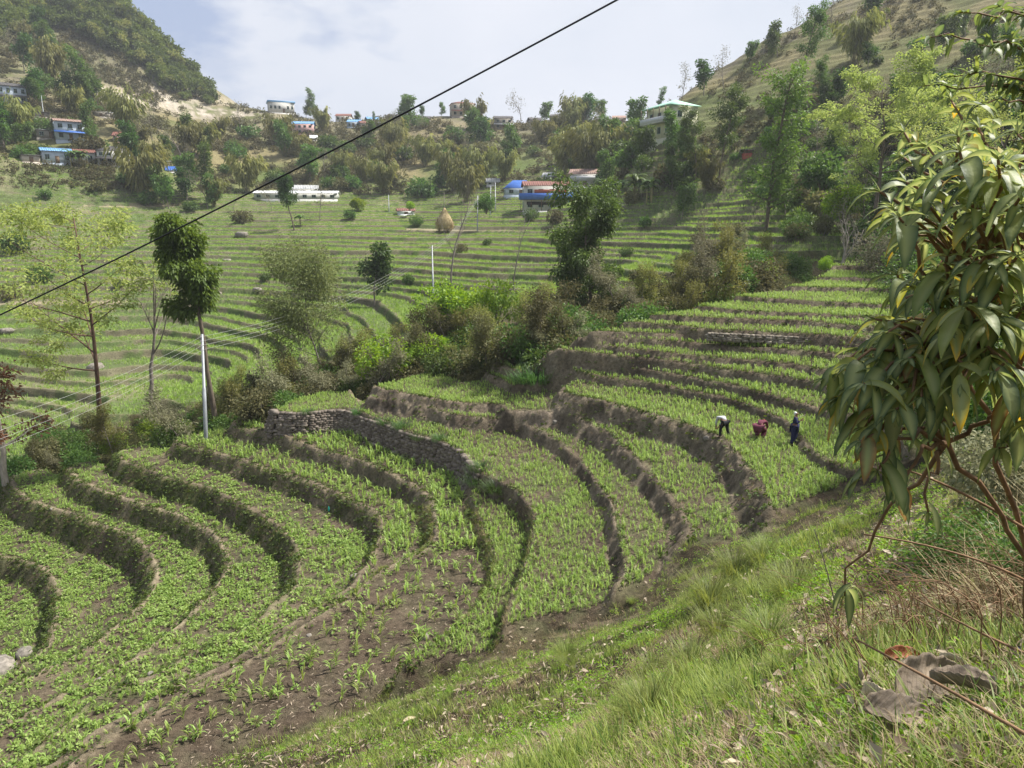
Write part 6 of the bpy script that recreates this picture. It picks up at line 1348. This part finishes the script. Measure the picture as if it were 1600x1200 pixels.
# tall blades and dry stalks close to the viewer
P = nearpts(1100, 960, 1680, 960, 1290); TG = [tuft(400+s, 4, .30, .0075, 6, .05, 1.9).arr() for s in range(8)]
stamp('tall_grass', TG, P, RNG.uniform(0, 6.28, len(P)), RNG.uniform(.25, .85, len(P)), M['grass'], .4); tag(bpy.data.objects['tall_grass'], kind='stuff')
P = nearpts(1700, 900, 1700, 900, 1290); TG = [tuft(420+s, 3, .30, .0035, 6, .06, 2.6).arr() for s in range(8)]
stamp('dry_stalks', TG, P, RNG.uniform(0, 6.28, len(P)), RNG.uniform(.25, 1.0, len(P)), M['straw'], .45, tilt=RNG.normal(0, .5, (len(P), 2))); tag(bpy.data.objects['dry_stalks'], kind='stuff')
P = nearpts(420, 1500, 1700, 760, 1010); TG = [tuft(440+s, 7, .55, .006, 7, .10, 2.8).arr() for s in range(6)]
stamp('hanging_dry_grass', TG, P, RNG.uniform(0, 6.28, len(P)), RNG.uniform(.5, 1.2, len(P)), M['straw'], .3, tilt=RNG.normal(0, .5, (len(P), 2))); tag(bpy.data.objects['hanging_dry_grass'], kind='stuff')
P = nearpts(1700, 300, 1150, 1040, 1230); mb = MB(); n = len(P); a = RNG.uniform(0, 6.28, n); Lf = RNG.uniform(.1, .26, n)*np.clip(P[:, 1]/9, .3, 1)
leaves(P+np.stack([0*a, 0*a, RNG.uniform(.02, .10, n)], -1), np.stack([np.cos(a), np.sin(a), RNG.normal(.1, .35, n)], -1), Lf, Lf*RNG.uniform(.08, .2, n), RNG.uniform(.5, .92, n), .1, RNG, mb); tag(obj('bamboo_litter', mb.me('bamboo_litter'), M['litter']), kind='stuff')
P = nearpts(1700, 700, 1640, 860, 1260); mb = MB(); n = len(P); a = RNG.uniform(0, 6.28, n); Lf = RNG.uniform(.05, .14, n)*np.clip(.4+P[:, 1]/9, .45, 1.5)
leaves(P+np.stack([0*a, 0*a, RNG.uniform(.02, .09, n)], -1), np.stack([np.cos(a), np.sin(a), RNG.normal(.1, .5, n)], -1), Lf, Lf*RNG.uniform(.25, .5, n), RNG.uniform(0, .92, n), .2, RNG, mb); tag(obj('fallen_leaves', mb.me('fallen_leaves'), M['litter']), kind='stuff')
mb = MB(); br = np.array(PD(1600, 930, 3.6)); br[2] = zg(br[0], br[1])
for k in range(230):
    b0 = np.array((rg.normal(0, .45), rg.normal(.2, .6), 0)); b0[2] = zg(br[0]+b0[0], br[1]+b0[1])-br[2]-.03; a_ = rg.uniform(2.2, 4.2); h_ = rg.uniform(.25, .95); w_ = rg.uniform(.1, .7); t = np.linspace(0, 1, 9)[:, None]
    Pc = b0+np.array((math.cos(a_), math.sin(a_), 0))*w_*t**1.3+np.array((0, 0, 1.))*h_*(t*1.5-t**2*rg.uniform(.7, 1.5))+rg.normal(0, .012, (9, 3)); mb.tube(Pc, np.linspace(.0038, .0012, 9), 4)
o = obj('dry_brush', mb.me('dry_brush', True), M['cane'], None, tuple(br)); tag(o, 'tangle of thin brown dry canes under the big-leaved shrub at the right edge', 'brush')
for k, (q, lb) in enumerate([(((1310,965,5.2),(1293,890,5.1),(1272,826,5.0)), 'single pale dry stalk standing left of the path'), (((1600,1020,2.6),(1520,985,2.7),(1430,935,2.8)), 'fallen brown twig under the shrub'), (((1640,850,2.4),(1500,760,2.3),(1418,735,2.2)), 'bent dry cane arching below the shrub leaves'), (((1640,930,2.6),(1540,860,2.5),(1350,835,2.6)), 'long thin dark cane reaching left across the path'), (((1640,1170,1.6),(1500,1085,1.7),(1340,1000,1.9)), 'thin dry stem leaning over the large dried leaves')]):
    a = [np.array(PD(*t)) for t in q]; t = np.linspace(0, 1, 12)[:, None]; P = a[0]*(1-t)**2+2*a[1]*t*(1-t)+a[2]*t*t; mb = MB(); mb.tube(P, np.linspace(.006, .003, 12), 6); tag(obj('dry_stalk', mb.me('dry_stalk', True), M['cane'] if k else M['twig']), lb, 'stalk')
# ------------------------------------------------------------------ the three field workers
def clothm(n, c): return solid(n, c, .85, .15, 30, .2)
M['skin'] = solid('brown_skin', (.24, .13, .08), .6, .08, 8); M['hair'] = solid('black_hair', (.012, .010, .010), .5, .1, 10)
def skinned(name, pts, edges, mat, par, sub=2):
    nm_ = list(pts); me = bpy.data.meshes.new(name); me.from_pydata([pts[k][:3] for k in nm_], [(nm_.index(a), nm_.index(b_)) for a, b_ in edges], [])
    o = bpy.data.objects.new(name, me); COL.objects.link(o); sk = o.modifiers.new('skin', 'SKIN'); sk.use_smooth_shade = True
    for i, k in enumerate(nm_):
        rr = pts[k][3]; me.skin_vertices[0].data[i].radius = (rr, rr*(pts[k][4] if len(pts[k]) > 4 else 1)); me.skin_vertices[0].data[i].use_root = (i == 0)
    me.materials.append(M[mat]); o.parent = par
    sb = o.modifiers.new('sub', 'SUBSURF'); sb.levels = sub; sb.render_levels = sub
    return o
def person(p, rz, s, J, top, bottom, lb, headcol='hair', scarf=None, skirt=False):
    e = empty('person', tuple(p), rz, s); tag(e, lb, 'person')
    pts = {}; E = []
    def add(k, c, r, pr=None, sy=1): pts[k] = (*c, r, sy); (E.append((pr, k)) if pr else None)
    add('pel', J['pel'], .125, None); add('sp', J['sp'], .115, 'pel'); add('ch', J['ch'], .135, 'sp'); add('nk', J['nk'], .05, 'ch'); add('jaw', J['jaw'], .062, 'nk'); add('head', J['head'], .092, 'jaw'); 
    for s_ in ('l', 'r'):
        add(s_+'hip', J[s_+'hip'], .09, 'pel'); add(s_+'kn', J[s_+'kn'], .058, s_+'hip'); add(s_+'an', J[s_+'an'], .036, s_+'kn'); add(s_+'to', J[s_+'to'], .033, s_+'an')
        add(s_+'sh', J[s_+'sh'], .056, 'ch'); add(s_+'el', J[s_+'el'], .038, s_+'sh'); add(s_+'wr', J[s_+'wr'], .024, s_+'el')
        w_ = np.array(J[s_+'wr']); d_ = w_-np.array(J[s_+'el']); d_ /= np.linalg.norm(d_); sd_ = np.cross(d_, (.2, 1, .1)); sd_ /= np.linalg.norm(sd_)
        pal = w_+d_*.075; add(s_+'pa', tuple(pal), .028, s_+'wr')
        for f, (o_, l_) in enumerate([(-.030, .07), (-.010, .082), (.010, .078), (.029, .06)]):
            m_ = pal+sd_*o_+d_*l_*.55; t_ = m_+d_*l_*.4+np.array((0, 0, -.02)); add(s_+'f%da' % f, tuple(m_), .009, s_+'pa'); add(s_+'f%db' % f, tuple(t_), .007, s_+'f%da' % f)
        tb = w_+d_*.03+sd_*-.045; add(s_+'tb', tuple(tb), .011, s_+'wr'); add(s_+'tc', tuple(tb+d_*.045), .008, s_+'tb')
    h_ = np.array(J['head']); j_ = np.array(J['jaw']); fw = np.array(J['face'], float); fw /= np.linalg.norm(fw)
    add('nose', tuple((h_+j_)/2+fw*.085), .012, 'jaw')
    body = skinned('body', pts, E, 'skin', e)
    ax = np.cross(fw, h_-j_); ax /= np.linalg.norm(ax)
    for q_ in (-1, 1):
        b_ = MB(); c_ = (h_*.55+j_*.45)+fw*.078+ax*.03*q_; b_.box(c_, (.014, .014, .014)); obj('eye', b_.me('eye'), M['hair'], body)
        b_ = MB(); c_ = (h_*.5+j_*.5)+ax*.088*q_; b_.box(c_, (.018, .03, .045)); obj('ear', b_.me('ear'), M['skin'], body)
    up = (h_-j_)/np.linalg.norm(h_-j_)
    hp = {'a': (*(h_-fw*.028+up*.014), .092), 'b': (*(h_*.4+j_*.6-fw*.035), .07)}; skinned('hair', hp, [('a', 'b')], 'hair', e)
    tp = {k: (*pts[k][:3], pts[k][3]+.016) for k in ('pel', 'sp', 'ch', 'lsh', 'rsh', 'lel', 'rel')}
    mid = {s_: tuple(np.array(J[s_+'el'])*.35+np.array(J[s_+'wr'])*.65) for s_ in 'lr'}
    for s_ in 'lr': tp[s_+'cu'] = (*mid[s_], .043)
    skinned('shirt', tp, [('pel', 'sp'), ('sp', 'ch'), ('ch', 'lsh'), ('ch', 'rsh'), ('lsh', 'lel'), ('rsh', 'rel'), ('lel', 'lcu'), ('rel', 'rcu')], top, e)
    bt = {k: (*pts[k][:3], pts[k][3]+(.02 if not skirt else .07)) for k in ('pel', 'lhip', 'rhip', 'lkn', 'rkn', 'lan', 'ran')}
    skinned('skirt' if skirt else 'trousers', bt, [('pel', 'lhip'), ('pel', 'rhip'), ('lhip', 'lkn'), ('rhip', 'rkn'), ('lkn', 'lan'), ('rkn', 'ran')], bottom, e)
    for s_ in 'lr':
        sp = {'a': (*pts[s_+'an'][:2], pts[s_+'an'][2]-.02, .045), 'b': (*pts[s_+'to'][:3], .042)}; skinned('shoe', sp, [('a', 'b')], 'hair', e, 1)
    if scarf:
        sc2 = {'a': (*(h_+up*.035-fw*.01), .10), 'b': (*(h_-fw*.07-up*.05), .07), 'c': (*(j_-fw*.09-up*.08), .05)}; skinned('headcloth', sc2, [('a', 'b'), ('b', 'c')], scarf, e)
    return e
M['navy'] = clothm('navy_cloth', (.018, .022, .075)); M['white_cloth'] = clothm('white_cloth', (.70, .70, .72)); M['black_cloth'] = clothm('black_cloth', (.014, .015, .018)); M['maroon'] = clothm('maroon_cloth', (.12, .03, .05)); M['red_cloth'] = clothm('red_cloth', (.25, .045, .045)); M['grey_cloth'] = clothm('grey_white_cloth', (.48, .49, .52))
stand = dict(pel=(0, 0, .90), sp=(0, -.01, 1.10), ch=(0, -.02, 1.29), nk=(0, -.02, 1.43), jaw=(0, -.05, 1.49), head=(0, -.04, 1.575), face=(0, -1, -.1), lhip=(.09, 0, .86), rhip=(-.09, 0, .86), lkn=(.10, -.05, .48), rkn=(-.09, -.01, .48), lan=(.10, .0, .08), ran=(-.10, .05, .08), lto=(.12, -.13, .03), rto=(-.12, -.08, .03),
 lsh=(.17, -.01, 1.35), rsh=(-.17, -.01, 1.35), lel=(.24, -.04, 1.10), rel=(-.23, -.12, 1.12), lwr=(.12, -.24, 1.20), rwr=(-.12, -.28, 1.30))
bend = dict(pel=(0, .12, .80), sp=(0, -.04, .93), ch=(0, -.24, .95), nk=(0, -.38, .87), jaw=(0, -.44, .82), head=(0, -.50, .76), face=(0, -.4, -.9), lhip=(.09, .12, .76), rhip=(-.09, .12, .76), lkn=(.17, .02, .44), rkn=(-.17, .08, .44), lan=(.22, .10, .08), ran=(-.24, .16, .08), lto=(.25, -.03, .03), rto=(-.27, .03, .03),
 lsh=(.16, -.26, .93), rsh=(-.16, -.26, .93), lel=(.18, -.32, .66), rel=(-.16, -.34, .66), lwr=(.10, -.42, .42), rwr=(-.06, -.44, .40))
squat = dict(pel=(0, .16, .60), sp=(0, .0, .74), ch=(0, -.18, .80), nk=(0, -.32, .76), jaw=(0, -.38, .72), head=(0, -.45, .68), face=(0, -.5, -.8), lhip=(.10, .15, .56), rhip=(-.10, .15, .56), lkn=(.15, -.16, .42), rkn=(-.15, -.14, .42), lan=(.14, .06, .08), ran=(-.14, .08, .08), lto=(.15, -.07, .03), rto=(-.15, -.05, .03),
 lsh=(.16, -.20, .78), rsh=(-.16, -.20, .78), lel=(.20, -.32, .56), rel=(-.19, -.32, .56), lwr=(.10, -.42, .34), rwr=(-.08, -.42, .32))
pA = H1(1129, 684); person(pA, 3.5, 1.0, bend, 'grey_cloth', 'black_cloth', 'person in black trousers and whitish top bending double over the crop')
pB = H1(1187, 686); person(pB, 2.4, 1.05, squat, 'maroon', 'maroon', 'person in maroon clothes crouching over the crop between the other two', scarf='red_cloth', skirt=True)
pC = H1(1239, 697); person(pC, 1.1, .98, stand, 'navy', 'navy', 'person in dark navy clothes and white headcloth standing with a stick on the shoulder', scarf='white_cloth', skirt=True)
a = np.array(PD(1226, 663, pC[1])); b_ = np.array(PD(1258, 648, pC[1]+.1)); mb = MB(); mb.tube([a, (a+b_)/2, b_], [.016, .016, .014], 6); tag(obj('hoe_stick', mb.me('hoe_stick'), M['twig']), 'pale wooden stick resting on the shoulder of the standing person', 'stick')
# ------------------------------------------------------------------ air
mb = MB(); lo, hi_ = float(GZ.min())-1, float(GZ.max())+25
mb.box((0, 0, (lo+hi_)/2), (2110, 2110, hi_-lo)); hz = bpy.data.materials.new('haze_air'); hz.use_nodes = True; hz.node_tree.nodes.clear()
_o = hz.node_tree.nodes.new('ShaderNodeOutputMaterial'); _v = hz.node_tree.nodes.new('ShaderNodeVolumePrincipled'); _v.inputs['Density'].default_value = .00028; _v.inputs['Color'].default_value = (.86, .90, .97, 1); _v.inputs['Anisotropy'].default_value = .3
hz.node_tree.links.new(_v.outputs[0], _o.inputs['Volume']); tag(obj('haze', mb.me('haze'), hz), kind='stuff'); SC.cycles.volume_bounces = 0
